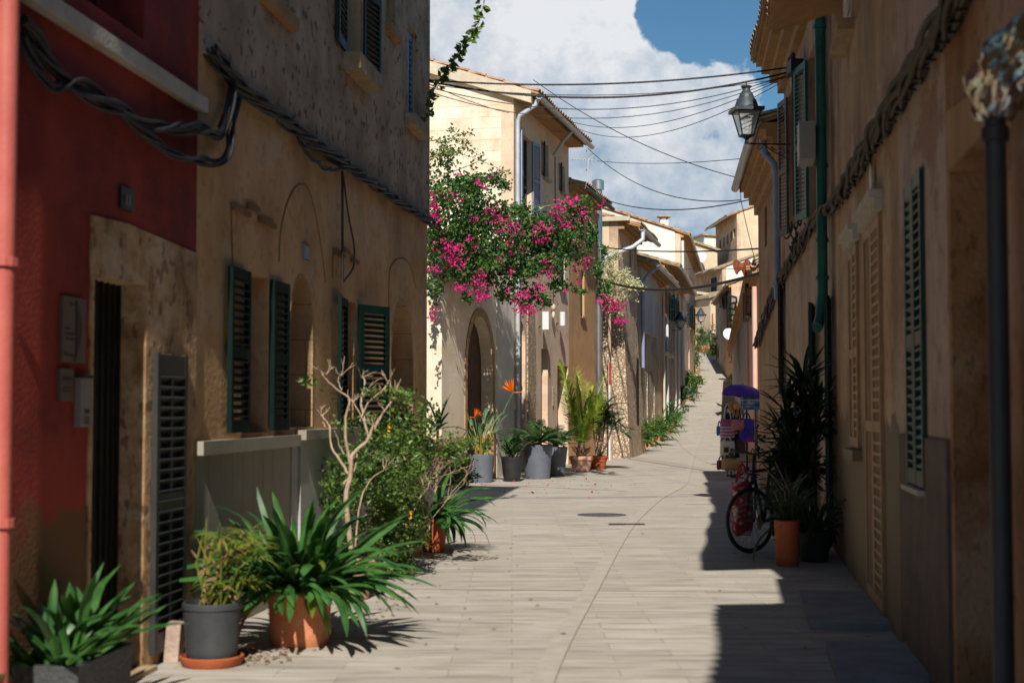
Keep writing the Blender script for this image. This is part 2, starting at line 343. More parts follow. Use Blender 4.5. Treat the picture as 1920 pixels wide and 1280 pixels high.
m_bushlt = leafmat('light_leaf', [(.05, .11, .02), (.11, .19, .035), (.2, .27, .05)], scale=8, trans=.35)
m_boug = leafmat('climber_leaf', [(0.0234, 0.0715, 0.0182), (0.0585, 0.1495, 0.0312), (0.1690, 0.2860, 0.0520)], scale=5, trans=.35)
m_bract = leafmat('magenta_bract', [(.5, .015, .14), (.68, .03, .23), (.72, .07, .3)], scale=9, trans=.35, rough=.6)
m_twig = M('bare_twig', [(.3, .2, .13), (.48, .36, .26)], scale=10, bump=.4)
m_dry = leafmat('dry_leaf', [(.22, .12, .06), (.38, .24, .14)], scale=9, trans=.2, rough=.8)
m_palm = leafmat('palm_yellow_leaf', [(0.2040, 0.3230, 0.0340), (0.4590, 0.5780, 0.0765), (0.5610, 0.6120, 0.1190)], scale=4, trans=.4)
m_palmdk = leafmat('palm_dark_leaf', [(0.030, 0.075, 0.022), (0.068, 0.135, 0.038)], scale=4, trans=.2)
m_cycad = leafmat('cycad_leaf', [(0.030, 0.090, 0.022), (0.075, 0.180, 0.045)], scale=4, trans=.2, rough=.3)
m_strel = leafmat('grey_green_leaf', [(0.065, 0.130, 0.058), (0.130, 0.221, 0.104)], scale=4, trans=.2)
m_stem = leafmat('orange_stem', [(.5, .28, .05), (.35, .4, .1)], scale=4, trans=.2)
m_petal = leafmat('orange_petal', [(.85, .25, .01), (.8, .13, .01)], scale=8, trans=.3)
m_pale = leafmat('pale_cream_leaf', [(.42, .42, .2), (.62, .6, .36), (.7, .68, .45)], scale=4, trans=.3, rough=.7)
m_yucca = leafmat('dark_yucca_leaf', [(0.006, 0.020, 0.006), (0.016, 0.040, 0.011)], scale=3, trans=.15)
m_grass = leafmat('dim_grass_leaf', [(.02, .045, .015), (.06, .08, .03)], scale=3, trans=.15)
m_glass = glassmat('lamp_glass', (.55, .55, .52), .45)
m_pane = M('window_pane', [(.012, .013, .014), (.03, .03, .032)], rough=.12, bump=0, spec=.6)
m_frame = M('window_frame', [(.05, .035, .025), (.08, .055, .04)], rough=.6, bump=.2)
m_paving = M('paving', [(0.2976, 0.2610, 0.2142), (0.4128, 0.3743, 0.3213), (0.4800, 0.4432, 0.3876)], scale=3.2, detail=9, rough=.8, bump=.35, bscale=30, mode='slab', cell=(.98, .225), joint=(.78, .76, .73), stretch=(.55, 3., 1), blotch=((.36, .315, .255), .6, .7))
m_gutter = M('gutter_stone', [(0.3460, 0.3080, 0.2541), (0.4376, 0.3968, 0.3406)], scale=4, rough=.85, bump=.3, bscale=40)
m_joint_shadow = M('dark_joint_and_shadow', [(.22, .19, .15), (.33, .285, .23)], scale=3, bump=.4)
m_ground = M('ground', [(.25, .2, .14), (.34, .28, .2)], scale=.5, bump=.3)
m_castiron = M('cast_iron', [(.05, .045, .05), (.1, .09, .095)], rough=.55, scale=14, bump=.5, bscale=60)
m_step = M('doorstep_stone', [(.2, .19, .2), (.3, .29, .3)], scale=4, bump=.4)

# ------------------------------------------------------------------ ground
def sheet(name, xs, ys, dz, mat, fx=None):
    mb = MB(); vs = []; n = len(xs)
    for y in ys:
        c = fx(y) if fx else 0
        vs += [(x + c, y, gz(y) + dz) for x in xs]
    mb.add(vs, [(j*n+i, j*n+i+1, (j+1)*n+i+1, (j+1)*n+i) for j in range(len(ys)-1) for i in range(n-1)])
    return mb.build(name, mat)
YS = [-10, 0, 10, 20, 30, 40, 46, 49, 52, 55, 58.8, 62, 66, 70, 73.5, 78, 83, 88, 93, 99, 105, 112, 120, 130]
g = struct(sheet('ground', [-2500, -300, -60, -6, 20, 60, 300, 2500], [-300, -60] + YS + [160, 220, 700, 4000], -.06, m_ground))
st = struct(sheet('street', [-9, -4, 0, 4, 8, 14, 22], YS, 0, m_paving))
def poly_strip(name, pts, wd, mat, dz=.004):
    mb = MB(); vs = []; n = len(pts)
    for i, p in enumerate(pts):
        d = (pts[min(i+1, n-1)] - pts[max(i-1, 0)]); d.z = 0; d.normalize(); q = Vector((d.y, -d.x, 0)) * wd/2
        for s in (-1, 1):
            v = p + q*s; vs.append((v.x, v.y, gz(v.y)+dz))
    mb.add(vs, [(2*i, 2*i+1, 2*i+3, 2*i+2) for i in range(n-1)]); return mb.build(name, mat)
def smooth_pts(pts, k=6):
    out = []; n = len(pts)
    for i in range(n-1):
        p0, p1, p2, p3 = pts[max(i-1, 0)], pts[i], pts[i+1], pts[min(i+2, n-1)]
        for j in range(k):
            t = j/k
            out.append(.5*((2*p1)+(p2-p0)*t+(2*p0-5*p1+4*p2-p3)*t*t+(3*p1-p0-3*p2+p3)*t**3))
    return out + [pts[-1]]
gl = [Vector((.02, 5.5, 0))] + [gp(*q) for q in ((1020, 1270), (1105, 1110), (1180, 985), (1235, 935), (1280, 908), (1292, 880), (1303, 845), (1325, 795), (1343, 760), (1354, 735), (1346, 718), (1331, 702), (1318, 685))]
gl = smooth_pts(gl)
struct(poly_strip('gutter', gl, .13, m_gutter))
struct(poly_strip('gutter_joint', [p + Vector((.07, 0, 0)) for p in gl], .007, m_joint_shadow, .006))
for a, b, wd in (((640, 1103), (1720, 1114), .02), ((1285, 945), (1352, 945), .05), ((905, 908), (1180, 921), .05), ((640, 1160), (1000, 1170), .01), ((1130, 1180), (1330, 1184), .01)):  # the widest strips are painted shadow lines, the thin ones joints
    struct(poly_strip('joint_and_shadow_line', [gp(*a).lerp(gp(*b), t/10) for t in range(11)], wd, m_joint_shadow, .0045))
# ------------------------------------------------------------------ houses
class House:
    def __init__(s, name, label, a, b, side, zb=0., cat='house', group=None):
        a = Vector(a); b = Vector(b)
        o, e = (a, b) if side == 'L' else (b, a)
        s.L = (e - o).length; s.ex = (e - o)/s.L; s.ey = Vector((-s.ex.y, s.ex.x)); s.o = o; s.zb = zb; s.side = side
        s.root = thing(name, label, cat, (o.x, o.y, zb), math.atan2(s.ex.y, s.ex.x), group)
        s.W = Matrix.Translation((o.x, o.y, zb)) @ Matrix.Rotation(math.atan2(s.ex.y, s.ex.x), 4, 'Z')
    def uv(s, px, py, dy=0.):
        d = ray(px, py); n = Vector((s.ey.x, s.ey.y, 0)); o = Vector((s.o.x, s.o.y, s.zb)) + n*dy
        t = (o - CAM).dot(n)/d.dot(n); p = CAM + d*t; q = p - Vector((s.o.x, s.o.y, s.zb))
        return q.x*s.ex.x + q.y*s.ex.y, q.z
    def S(s, px, py=700): return s.uv(px, py)[0]
    def Z(s, px, py): return s.uv(px, py)[1]
    def w(s, x, y, z): return s.W @ Vector((x, y, z))
    def rect(s, pxa, pxb, pyt, pyb, pxr=None):
        """opening from two pixel columns; heights read at the column pxr"""
        a, b = sorted((s.S(pxa), s.S(pxb))); r = pxr or pxa
        return a, b, s.Z(r, pyb), s.Z(r, pyt)
    def wall(s, H, mat, holes=(), z0=-.7, name='wall', y0=0, y1=.3, s0=0, s1=None):
        s1 = s.L if s1 is None else s1; s.H = H
        return MB().prism([(s0, z0), (s1, z0), (s1, H), (s0, H)], y0, y1, holes).build(name, mat, s.root)
    def body(s, D, slope, mat, near=None, H=None):
        H = H or s.H; pts = [(.3, -.7), (D, -.7), (D, H), (D/2, H+slope*D/2), (.3, H+slope*.3)]
        for i, (a, b) in enumerate(((0, .3), (s.L-.3, s.L))):
            mb = MB(); Mx = Matrix(((0, 1, 0, 0), (1, 0, 0, 0), (0, 0, 1, 0), (0, 0, 0, 1)))
            mb.prism(pts, a, b, M=Mx)
            isnear = (i == 0) == (s.side == 'L')
            mb.build('side_wall', near if (near and isnear) else mat, s.root)
        MB().box(.3, s.L-.3, D-.3, D, -.7, H).build('back_wall', mat, s.root)
    def roof(s, D, slope, ov, mat, H=None, sa=.12, sb=.12, pitch=.24, thick=.1, under=None):
        H = H or s.H; s0, s1 = -sa, s.L+sb
        nw = max(2, int((s1-s0)/pitch)); k = 4; xs = [s0 + (s1-s0)*i/(nw*k) for i in range(nw*k+1)]
        prof = [abs(math.sin(math.pi*i/k)) * .065 for i in range(nw*k+1)]
        rows = []; nr = max(3, int((D/2+ov)/.42)); mb = MB(); vs = []
        for j in range(nr):
            for e, lift in ((0, .03), (1, 0)):
                y = -ov + (D/2+ov)*(j+e)/nr; z = H + slope*y + thick + lift
                rows.append((y, z))
        rows += [(D/2+.02, H+slope*D/2+thick+.03), (D+ov, H-slope*ov+thick)]
        for ri, (y, z) in enumerate(rows): vs += [(x, y-(.022*q/.065+.02*math.sin(x*2.3) if ri == 0 else 0), z+q) for x, q in zip(xs, prof)]
        n = len(xs)
        mb.add(vs, [(j*n+i, j*n+i+1, (j+1)*n+i+1, (j+1)*n+i) for j in range(len(rows)-1) for i in range(n-1)])
        # thickness at the eave and the verges
        def slab(ya, yb, t0, t1):
            za, zb_ = H+slope*ya, H+slope*yb
            mb.add([(s0, ya, za+t0), (s1, ya, za+t0), (s1, yb, zb_+t0), (s0, yb, zb_+t0), (s0, ya, za+t1), (s1, ya, za+t1), (s1, yb, zb_+t1), (s0, yb, zb_+t1)],
                   [(0, 3, 2, 1), (4, 5, 6, 7), (0, 1, 5, 4), (1, 2, 6, 5), (2, 3, 7, 6), (3, 0, 4, 7)])
        slab(-ov, D/2, thick-.05, thick)
        r = mb.build('roof', mat, s.root)
        ub = MB(); z0 = H - slope*ov
        ub.add([(s0+.02, -ov+.03, z0+slope*.03), (s1-.02, -ov+.03, z0+slope*.03), (s1-.02, .29, H+slope*.29), (s0+.02, .29, H+slope*.29),
                (s0+.02, -ov+.03, z0+slope*.03+.045), (s1-.02, -ov+.03, z0+slope*.03+.045), (s1-.02, .29, H+slope*.29+.045), (s0+.02, .29, H+slope*.29+.045)],
               [(0, 3, 2, 1), (4, 5, 6, 7), (0, 1, 5, 4), (1, 2, 6, 5), (2, 3, 7, 6), (3, 0, 4, 7)])
        ub.build('soffit', under or m_cornice, r)
        return r
    def cornice(s, mat, steps, top):
        """stepped moulding under the eave: steps of (projection, height)"""
        mb = MB(); z = top
        for pr, h in steps:
            mb.box(.003, s.L-.003, -pr, -.001, z-h, z); z -= h+.0005
        return mb.build('cornice', mat, s.root)
    def gutter(s, ov, z, r=.075, mat=None, a=-.1, b=None):
        b = s.L+.1 if b is None else b; mb = MB(); n = 8; vs = []
        for x in (a, b):
            for rr in (r, r-.012):
                vs += [(x, -ov-.02+rr*math.cos(math.pi+math.pi*k/n), z+rr*math.sin(math.pi+math.pi*k/n)) for k in range(n+1)]
        m1 = n+1
        fs = []
        for k in range(n):
            fs += [(k, k+1, 2*m1+k+1, 2*m1+k), (m1+k+1, m1+k, 3*m1+k, 3*m1+k+1), (k+1, k, m1+k, m1+k+1), (2*m1+k, 2*m1+k+1, 3*m1+k+1, 3*m1+k)]
        mb.add(vs, fs); return mb.build('gutter', mat or m_zinc, s.root, smooth=True)
    def pipe(s, pts, r, mat, clips=(), name='downpipe'):
        o = MB().tube(pts, r, 12).build(name, mat, s.root, smooth=True)
        for c in clips:
            MB().lathe([(r+.006, -.02), (r+.016, -.02), (r+.016, .02), (r+.006, .02)], 12, c).build('pipe_clip', mat, o)
        return o
    def rough_inset(s): pass

def shutter(par, root, hx, hy, z0, z1, wd, ang, side, mat, pitch=.055, lat=False, t=.035, mid=True):
    dx, dy = (math.cos(ang), -math.sin(ang)) if side > 0 else (-math.cos(ang), -math.sin(ang))
    Mx = Matrix(((dx, -dy, 0, hx), (dy, dx, 0, hy), (0, 0, 1, 0), (0, 0, 0, 1)))
    mb = MB(); st = .055 if wd > .3 else .04; h = t/2
    mb.box(0, st, -h, h, z0, z1, Mx); mb.box(wd-st, wd, -h, h, z0, z1, Mx)
    rails = [(z0, z0+.09), (z1-.08, z1)]
    if mid and z1-z0 > 1.1: zm = z0+(z1-z0)*.45; rails.insert(1, (zm, zm+.08))
    for a, b in rails: mb.box(st+.0005, wd-st-.0005, -h+.002, h-.002, a, b, Mx)
    for (a0, a1), (b0, b1) in zip(rails, rails[1:]):
        if lat:
            nx = max(2, int((wd-2*st)/.06)); nz = max(2, int((b0-a1)/.075))
            for i in range(1, nx): x = st+(wd-2*st)*i/nx; mb.box(x-.011, x+.011, -.008, .008, a1, b0, Mx)
            for i in range(1, nz): z = a1+(b0-a1)*i/nz; mb.box(st, wd-st, .0085, .016, z-.012, z+.012, Mx)
        else:
            z = a1+.01
            while z < b0-.01:
                Q = Mx @ Matrix.Translation((0, 0, z+pitch*.4)) @ Matrix.Rotation(R(-42), 4, 'X')
                mb.box(st+.001, wd-st-.001, -h*1.15, h*1.15, -.005, .005, Q); z += pitch
    o = mb.build('shutter', mat, par)
    return o

def window(h, a, b, z0, z1, rec=.14, fmat=None, pane=None, sill=None, shutters=(), smat=None, bars=True, name='window', lat=False, sillmat=None, pitch=.055):
    fm = fmat or m_frame; t = .05; mb = MB()
    e = .0
    mb.box(a, a+t, rec, rec+.05, z0, z1); mb.box(b-t, b, rec, rec+.05, z0, z1)
    mb.box(a+t, b-t, rec+.001, rec+.049, z0, z0+t); mb.box(a+t, b-t, rec+.001, rec+.049, z1-t, z1)
    if bars and b-a > .4: mb.box((a+b)/2-.025, (a+b)/2+.025, rec+.002, rec+.048, z0+t, z1-t)
    if bars and z1-z0 > .9: mb.box(a+t, b-t, rec+.006, rec+.044, (z0+z1)/2-.02, (z0+z1)/2+.02)
    f = mb.build(name, fm, h.root)
    MB().box(a+t*.5, b-t*.5, rec+.05, rec+.06, z0+t*.5, z1-t*.5).build('pane', pane or m_pane, f)
    if sill:
        MB().box(a-sill[0], b+sill[0], -sill[1], min(rec, .12), z0-sill[2], z0-.002).build('sill', sillmat or m_sill, f)
    for side, ang, *r in shutters:
        wd = (b-a)/2 if len([1 for q in shutters]) == 2 else (b-a)
        if r: wd = r[0]
        y = -.022 if ang > R(5) else rec-.06
        if ang > R(150): y = -.03
        shutter(f, h.root, a if side > 0 else b, y, z0+.01, z1-.01, wd-.004, ang, side, smat or m_dkgreen, lat=lat, pitch=pitch)
    return f

def door(h, a, b, z0, z1, rec=.2, mat=None, planks=5, name='door', arch=None):
    mb = MB()
    if arch: mb.prism(arch, rec, rec+.05)
    else:
        n = planks; 
        for i in range(n): 
            x0 = a+(b-a)*i/n; x1 = a+(b-a)*(i+1)/n
            mb.box(x0+.004, x1-.004, rec, rec+.04, z0, z1)
        mb.box(a, b, rec+.041, rec+.06, z0, z1)
    d = mb.build(name, mat or m_wood, h.root)
    hb = MB(); x = b-.09*(b-a)-.03 if h.side == 'L' else a+.09*(b-a)+.03
    hb.box(x-.012, x+.012, rec-.04, rec-.001, z0+.98, z0+1.1); hb.build('handle', m_black, d)
    return d
def rh(a, b, z0, z1): return [(a, z0), (b, z0), (b, z1), (a, z1)]
def arch(a, b, z0, ztop, n=14, pointed=0.):
    r = (b-a)/2; zs = ztop - r*(1+pointed); c = (a+b)/2
    return [(a, z0), (b, z0)] + [(c + r*math.cos(math.pi*i/n), zs + r*(1+pointed)*math.sin(math.pi*i/n)**(1. if not pointed else .85)) for i in range(n+1)]
exec_parts = []
XL = lambda y: -3.065 + .1106*y
XR = lambda y: 1.073 + .155*y
# ---- left: red house
h = House('red_house', 'dark red plastered house with stone doorway at the left edge', (XL(2), 2), (XL(9.19), 9.19), 'L')
ga, gb = h.S(171), h.S(271); gt = h.Z(171, 505)
ra, rb = h.S(35), h.S(262)
h.wall(8.7, m_red, [rh(ga, gb, .03, gt), rh(ra, rb, 3.66, 6.2)])
h.body(8, .34, m_red); h.roof(8, .34, .5, m_tile)
sa, sb, stp = h.S(165), h.S(364), h.Z(165, 402)
jag = [(sa, -.05)] + [(ga-.001, -.05), (ga-.001, gt), (gb, gt), (gb, -.05), (sb, -.05), (sb, stp-.02), (sb-.6, stp), (sa+.5, stp+.02), (sa, stp)] + [(sa+random.Random(i).uniform(-.012, .012), stp*(1-i/14)) for i in range(1, 14)]
MB().prism(jag, -.014, -.0005).build('door_surround', m_doorstone, h.root)
jm = MB(); jm.box(gb-.02, gb-.0005, -.013, .29, .03, gt-.021); jm.box(ga+.0005, gb-.0005, -.013, .29, gt-.02, gt-.0005); jm.build('door_jamb', m_doorstone, h.root)
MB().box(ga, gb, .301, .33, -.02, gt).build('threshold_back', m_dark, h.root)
mb = MB(); gy = .13
for i in range(9):
    x = ga+.02+(gb-ga-.07)*i/8; mb.box(x-.008, x+.008, gy, gy+.016, .05, gt-.02)
for k in range(8):
    z = .06+(gt-.12)*k/7; mb.box(ga+.01, gb-.025, gy+.017, gy+.029, z, z+.03)
mb.box(ga+.005, gb-.022, gy+.03, gy+.036, .05, gt-.022)
mb.build('iron_gate', m_black, h.root)
MB().box(ga, gb, -.1, .3, -.3, .028).build('doorstep', m_sill, h.root)
ca, cb, cz0, cz1 = h.rect(281, 338, 660, 1225, 281)
mb = MB(); mb.box(ca, ca+.05, -.05, -.015, cz0, cz1); mb.box(cb-.05, cb, -.05, -.015, cz0, cz1)
for z in (cz0, cz0+(cz1-cz0)*.46, cz1-.13): mb.box(ca+.05, cb-.05, -.048, -.017, z, z+.12)
mb.box((ca+cb)/2-.02, (ca+cb)/2+.02, -.046, -.02, cz0, cz1)
z = cz0+.13
while z < cz1-.14:
    mb.box(ca+.05, cb-.05, -.026, .026, -.004, .004, Matrix.Translation((0, -.032, z)) @ Matrix.Rotation(R(-40), 4, 'X')); z += .062
mb.box(ca+.02, cb-.02, -.0165, -.0145, cz0+.01, cz1-.01)
mb.build('louvred_cupboard_door', m_anthracite, h.root)
MB().box(0, h.L, -.07, -.001, 3.43, 3.52).build('string_course', m_paleslab, h.root)
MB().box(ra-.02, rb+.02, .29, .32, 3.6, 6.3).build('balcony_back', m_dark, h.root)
pp = at(-40, 800, 6.35); q = h.W.inverted() @ pp
h.pipe([(q.x, -.09, .03), (q.x, -.09, 5.4)], .05, m_redpipe, [(q.x, -.09, h.Z(8, 500)), (q.x, -.09, 1.0)])
HR = h
# ---- left: tan house
h = House('tan_house', 'tan plastered house with green louvred shutters and arched niches', (XL(9.19), 9.19), (XL(17.97), 17.97), 'L')
ww = []
w1 = h.rect(458, 503, 507, 812, 458); w2 = h.rect(643, 668, 560, 803, 643)
a1s = (h.S(541), h.S(587)); a1 = arch(a1s[0], a1s[1], h.Z(541, 806), h.Z(565, 512), pointed=.5)
a2s = (h.S(731), h.S(775)); a2 = arch(a2s[0], a2s[1], h.Z(731, 790), h.Z(753, 560), pointed=.25)
u1 = (h.S(640), h.S(672), h.Z(640, 100), 6.6); u2 = (h.S(716), h.S(733), h.Z(716, 40), 6.1)
u3 = (h.S(757), h.S(776), h.Z(760, 218), h.Z(760, 42)); u4 = (h.S(478), h.S(530), h.Z(500, -2), 6.8)
h.wall(8.7, m_tan, [rh(*w1), rh(*w2), a1, a2, rh(*u1), rh(*u2), rh(*u3), rh(*u4)])
h.body(8, .34, m_tan); h.roof(8, .34, .8, m_tile)
zc = 3.84
MB().prism([(0, zc), (h.L-.001, zc), (h.L-.001, 8.6), (0, 8.6)], -.03, -.0005, [rh(*u1), rh(*u2), rh(*u3), rh(*u4)]).build('upper_render', m_rough, h.root)
window(h, *w1, rec=.2, shutters=((1, R(178), .5), (-1, R(179), .42)), smat=m_shgreen, pane=m_dark)
window(h, *w2, rec=.2, shutters=((1, R(174), .5), (-1, R(153), .46)), smat=m_shgreen, pane=m_dark)
window(h, *u1, rec=.2, sill=(.14, .2, .16), shutters=((1, R(176), .5), (-1, R(172), .5)), smat=m_dkgreen)
window(h, *u2, rec=.15, sill=(.05, .1, .1), sillmat=m_cornice)
window(h, *u3, rec=.1, sill=(.14, .16, .14), shutters=((1, 0), (-1, 0)), smat=m_bluegrey, pitch=.075)
window(h, *u4, rec=.15, sill=(.06, .1, .1), sillmat=m_cornice)
for ar, (xa, xb) in ((a1, a1s), (a2, a2s)):
    MB().prism(ar, .3005, .33).build('niche_back', m_sandstone, h.root)
    cx_ = (xa+xb)/2; z_lo = ar[0][1]; inner = [(cx_+(x-cx_)*.93, z_lo+.02+(z-z_lo)*.965) for x, z in ar]; outer = [(cx_+(x-cx_)*.998, z_lo+.001+(z-z_lo)*.998) for x, z in ar]
    MB().prism(outer, -.004, .299, [inner]).build('niche_lining', m_sandstone, h.root)
def line_part(h, pts, r, mat, name, y=-.004, n=5):
    return MB().tube([(s_, y, z_) for s_, z_ in pts], r, n).build(name, mat, h.root)
m_trace = M('mortar_trace', [(.16, .085, .035), (.26, .15, .07)], bump=.2)
for pts in (((437, 560), (432, 380)), ((522, 490), (526, 430), (540, 375), (560, 346), (580, 360), (598, 440), (610, 530)), ((729, 640), (729, 520), (738, 492), (752, 484), (768, 496), (780, 540)), ((622, 520), (624, 466))):
    q = smooth_pts([Vector((*h.uv(*p), 0)) for p in pts], 5); line_part(h, [(v.x, v.y) for v in q], .011, m_trace, 'arch_trace', .002)
for (x0, x1, y0) in ((430, 462, 382), (458, 478, 378), (480, 510, 405), (622, 642, 467), (640, 650, 463), (655, 668, 482)):
    z = h.Z(x0, y0); MB().box(h.S(x0), h.S(x1), -.03, -.0005, z-.04, z).build('drip_stone', m_trace, h.root)
# ledges and the pale panels under the windows
l0, l1 = h.S(362), h.S(549); lz = h.Z(362, 827)
MB().box(l0, l1, -.075, -.0005, lz-.09, lz).build('window_ledge', m_board, h.root)
mb = MB()
for i in range(9):
    x0 = l0+.02+(h.S(541)-l0-.02)*i/9; x1 = l0+.02+(h.S(541)-l0-.02)*(i+1)/9
    mb.box(x0+.003, x1-.003, -.02, -.0006, -.1, lz-.0905)
mb.build('ledge_panel', m_board, h.root)
k0, k1 = h.S(553), h.S(690); kz = h.Z(553, 806)
MB().box(k0, k1, -.1, -.0005, kz-.08, kz).build('window_ledge', m_board, h.root)
MB().box(k0+.02, k1-.02, -.05, -.0006, -.1, kz-.0805).build('ledge_panel', m_marble, h.root)
MB().box(h.S(542), k0-.003, -.03, -.0005, -.1, kz-.12).build('ledge_panel', m_marble, h.root)
HT = h
# ---- left: cream house with the big arched door
B0, B1, B2, B3 = (-1.365, 27.6), (.037, 33), (1.573, 39.2), (2.53, 43)
h = House('cream_house', 'low cream house with a tall arched door under the magenta climber', B0, B1, 'L')
da, db = h.S(875), h.S(924); dz = h.Z(898, 592)
ad = arch(da, db, .02, dz, pointed=.25)
h.wall(4.9, m_cream, [ad], s1=h.L-.001)
h.body(7, .05, m_creamwall, H=4.6)
MB().box(-.05, h.L-.01, -.05, 7, 4.901, 5.0).build('roof', m_fascia, h.root)
door(h, da, db, .02, dz, .26, m_wood, arch=[(x, z) for x, z in ad])
e0 = .16; outer = arch(da-e0, db+e0, -.05, dz+e0*1.1, pointed=.25)
n_ = len(ad); ring = outer + ad[::-1]
MB().prism(outer, -.02, -.0005, [[(x, max(z, -.049)) if i > 1 else (x, -.045) for i, (x, z) in enumerate(ad)]]).build('door_surround', m_sandstone, h.root)
MB().box(h.S(931), h.L-.02, -.012, -.0005, -.05, h.Z(940, 560)).build('pale_panel', m_lightgrey, h.root)
# ---- left: tall house with gable
h = House('gabled_house', 'tall house with pale sunlit stone gable and zinc downpipe', B1, B2, 'L')
a3 = arch(h.S(966), h.S(985), .02, h.Z(975, 600), pointed=.3)
o1 = h.rect(1015, 1027, 653, 800, 1015); o1 = (o1[0], o1[1], .02, o1[3])
o2 = h.rect(1045, 1065, 684, 800, 1045); o2 = (o2[0], o2[1], .02, o2[3])
q1 = h.rect(978, 997, 250, 392, 978); q2 = h.rect(1020, 1029, 268, 332, 1020); q3 = h.rect(1052, 1060, 308, 360, 1052); q4 = h.rect(1049, 1059, 478, 538, 1049)
H2 = h.Z(970, 175)
h.wall(H2, m_pinkplaster, [a3, rh(*o1), rh(*o2), rh(*q1), rh(*q2), rh(*q3), rh(*q4)])
h.body(9, .34, m_pinkplaster, near=m_gable)
h.roof(9, .34, .62, m_tile, sa=.1)
MB().box(0, h.L, -.42, -.0005, H2-.22, H2-.16).build('eave_board', m_cornice, h.root)
mb = MB()
for i in range(14):
    x = .1+(h.L-.25)*i/13; mb.box(x, x+.09, -.5, -.001, H2-.155, H2-.07)
mb.build('rafter_end', m_wood, h.root)
h.gutter(.62, H2-.2)
# verge beam over the gable
mb = MB()
for ya, yb, t in ((-.45, 4.5, .26),):
    mb.add([(x, y, H2+.34*y+dz_) for x in (-.14, -.001) for y in (ya, yb) for dz_ in (-t+.06, .08)], [(0, 1, 3, 2), (4, 6, 7, 5), (0, 4, 5, 1), (2, 3, 7, 6), (1, 5, 7, 3), (0, 2, 6, 4)])
mb.build('verge', m_fascia, h.root)
h.pipe([(.05, -.58, H2-.2), (.05, -.52, H2-.38), (.05, -.14, H2-.6), (.05, -.09, H2-.75), (.05, -.09, .4)], .055, m_zinc, [(.05, -.09, z) for z in (1.5, 3., 4.6, 6.2)])
h.pipe([(h.L*.62, -.62, H2-.22), (h.L*.62, -.35, H2-.5), (h.L*.66, -.06, H2-.8)], .05, m_zinc, name='gutter_spout')
window(h, *q1, rec=.12, shutters=((1, R(170), .5), (-1, R(172), .5)), smat=m_bluegrey)
window(h, *q2, rec=.1, shutters=((1, R(170), .3),), smat=m_dkgreen, sill=(.06, .08, .07)); window(h, *q3, rec=.1, shutters=((1, R(170), .3),), smat=m_dkgreen, sill=(.06, .08, .07))
window(h, *q4, rec=.1, smat=m_dkgreen, shutters=((1, 0), (-1, 0)), sill=(.06, .08, .07))
door(h, a3[0][0], a3[1][0], .02, 3, .28, m_wood, arch=a3)
door(h, *o1, rec=.25, mat=m_cream); door(h, *o2, rec=.28, mat=m_wood)
MB().prism([(h.S(988), 0), (h.S(1003), 0), (h.S(1003), 3.2), (h.S(1001), 3.9), (h.S(990), 4.4), (h.S(988), 4.4)], -.03, -.0005).build('quoin', m_rubble, h.root)
line_part(h, [(h.S(1040), h.Z(1040, 290)), (h.S(1040), h.Z(1040, 420)), (h.S(1036), h.Z(1036, 560))], .012, m_cable, 'wire_drop', -.02)
H_g = h
# ---- ochre house
h = House('ochre_house', 'narrow ochre house behind the hanging climber with slit windows', B2, B3, 'L')
q1 = h.rect(1089, 1096, 505, 592, 1089); q2 = h.rect(1091, 1096, 395, 445, 1091); q3 = h.rect(1106, 1111, 420, 458, 1106)
H3 = h.Z(1075, 350)
h.wall(H3, m_orange, [rh(*q1), rh(*q2), rh(*q3)]); h.body(9, .34, m_orange)
h.roof(9, .34, .5, m_tileold, sa=-.01); h.cornice(m_cornice, ((.3, .1), (.18, .1)), H3-.03); h.gutter(.5, H3-.17, mat=m_dkgreen)
for q in (q1, q2, q3): window(h, *q, rec=.12, shutters=((1, R(172), .26),), smat=m_dkgreen, sill=(.05, .08, .06))
# steel flue on its roof edge
p = at(1122, 600, 43.6)
fl = thing('steel_flue', 'tall shiny steel chimney flue beside the ochre house corner', 'flue', (p.x, p.y, 0))
zt = at(1122, 336, 43.6).z
MB().tube([(0, 0, 1.6), (0, 0, zt-.35)], .13, 14).build('flue_pipe', m_steel, fl, smooth=True)
MB().lathe([(.13, 0), (.19, .03), (.19, .3), (.13, .34), (.02, .36)], 14, (0, 0, zt-.36)).build('cowl', m_steel, fl, smooth=True)
# ---- rubble house
C0, C1 = (3.41, 45.5), (4.41, 50)
h = House('rubble_house', 'rubble stone house with lit end wall and crooked grey downpipe', C0, C1, 'L')
H4 = h.Z(1170, 425)
q1 = h.rect(1181, 1184, 455, 500, 1181); q2 = h.rect(1190, 1193, 460, 505, 1190)
d1 = h.rect(1172, 1179, 702, 820, 1172)
h.wall(H4, m_brown, [rh(*q1), rh(*q2), rh(*d1)]); h.body(8, .3, m_brown, near=m_beige); h.roof(8, .3, .75, m_tile, sa=.1)
for q in (q1, q2): window(h, *q, rec=.1)
window(h, *d1, rec=.06, shutters=((1, 0), (-1, 0)), smat=m_dkgreen)
h.gutter(.75, H4-.24, .09); h.cornice(m_cornice, ((.35, .12), (.2, .1)), H4-.02)
h.pipe([(.02, -.8, H4-.3), (.0, -.8, H4-.6), (-.12, -.5, H4-.85), (-.15, .35, H4-1.15), (-.15, .5, H4-1.4), (-.15, .52, H4-3)], .075, m_zinc)
MB().box(-.18, -.002, -.4, .9, H4+.0, H4+.14).build('verge_stone', m_fascia, h.root)
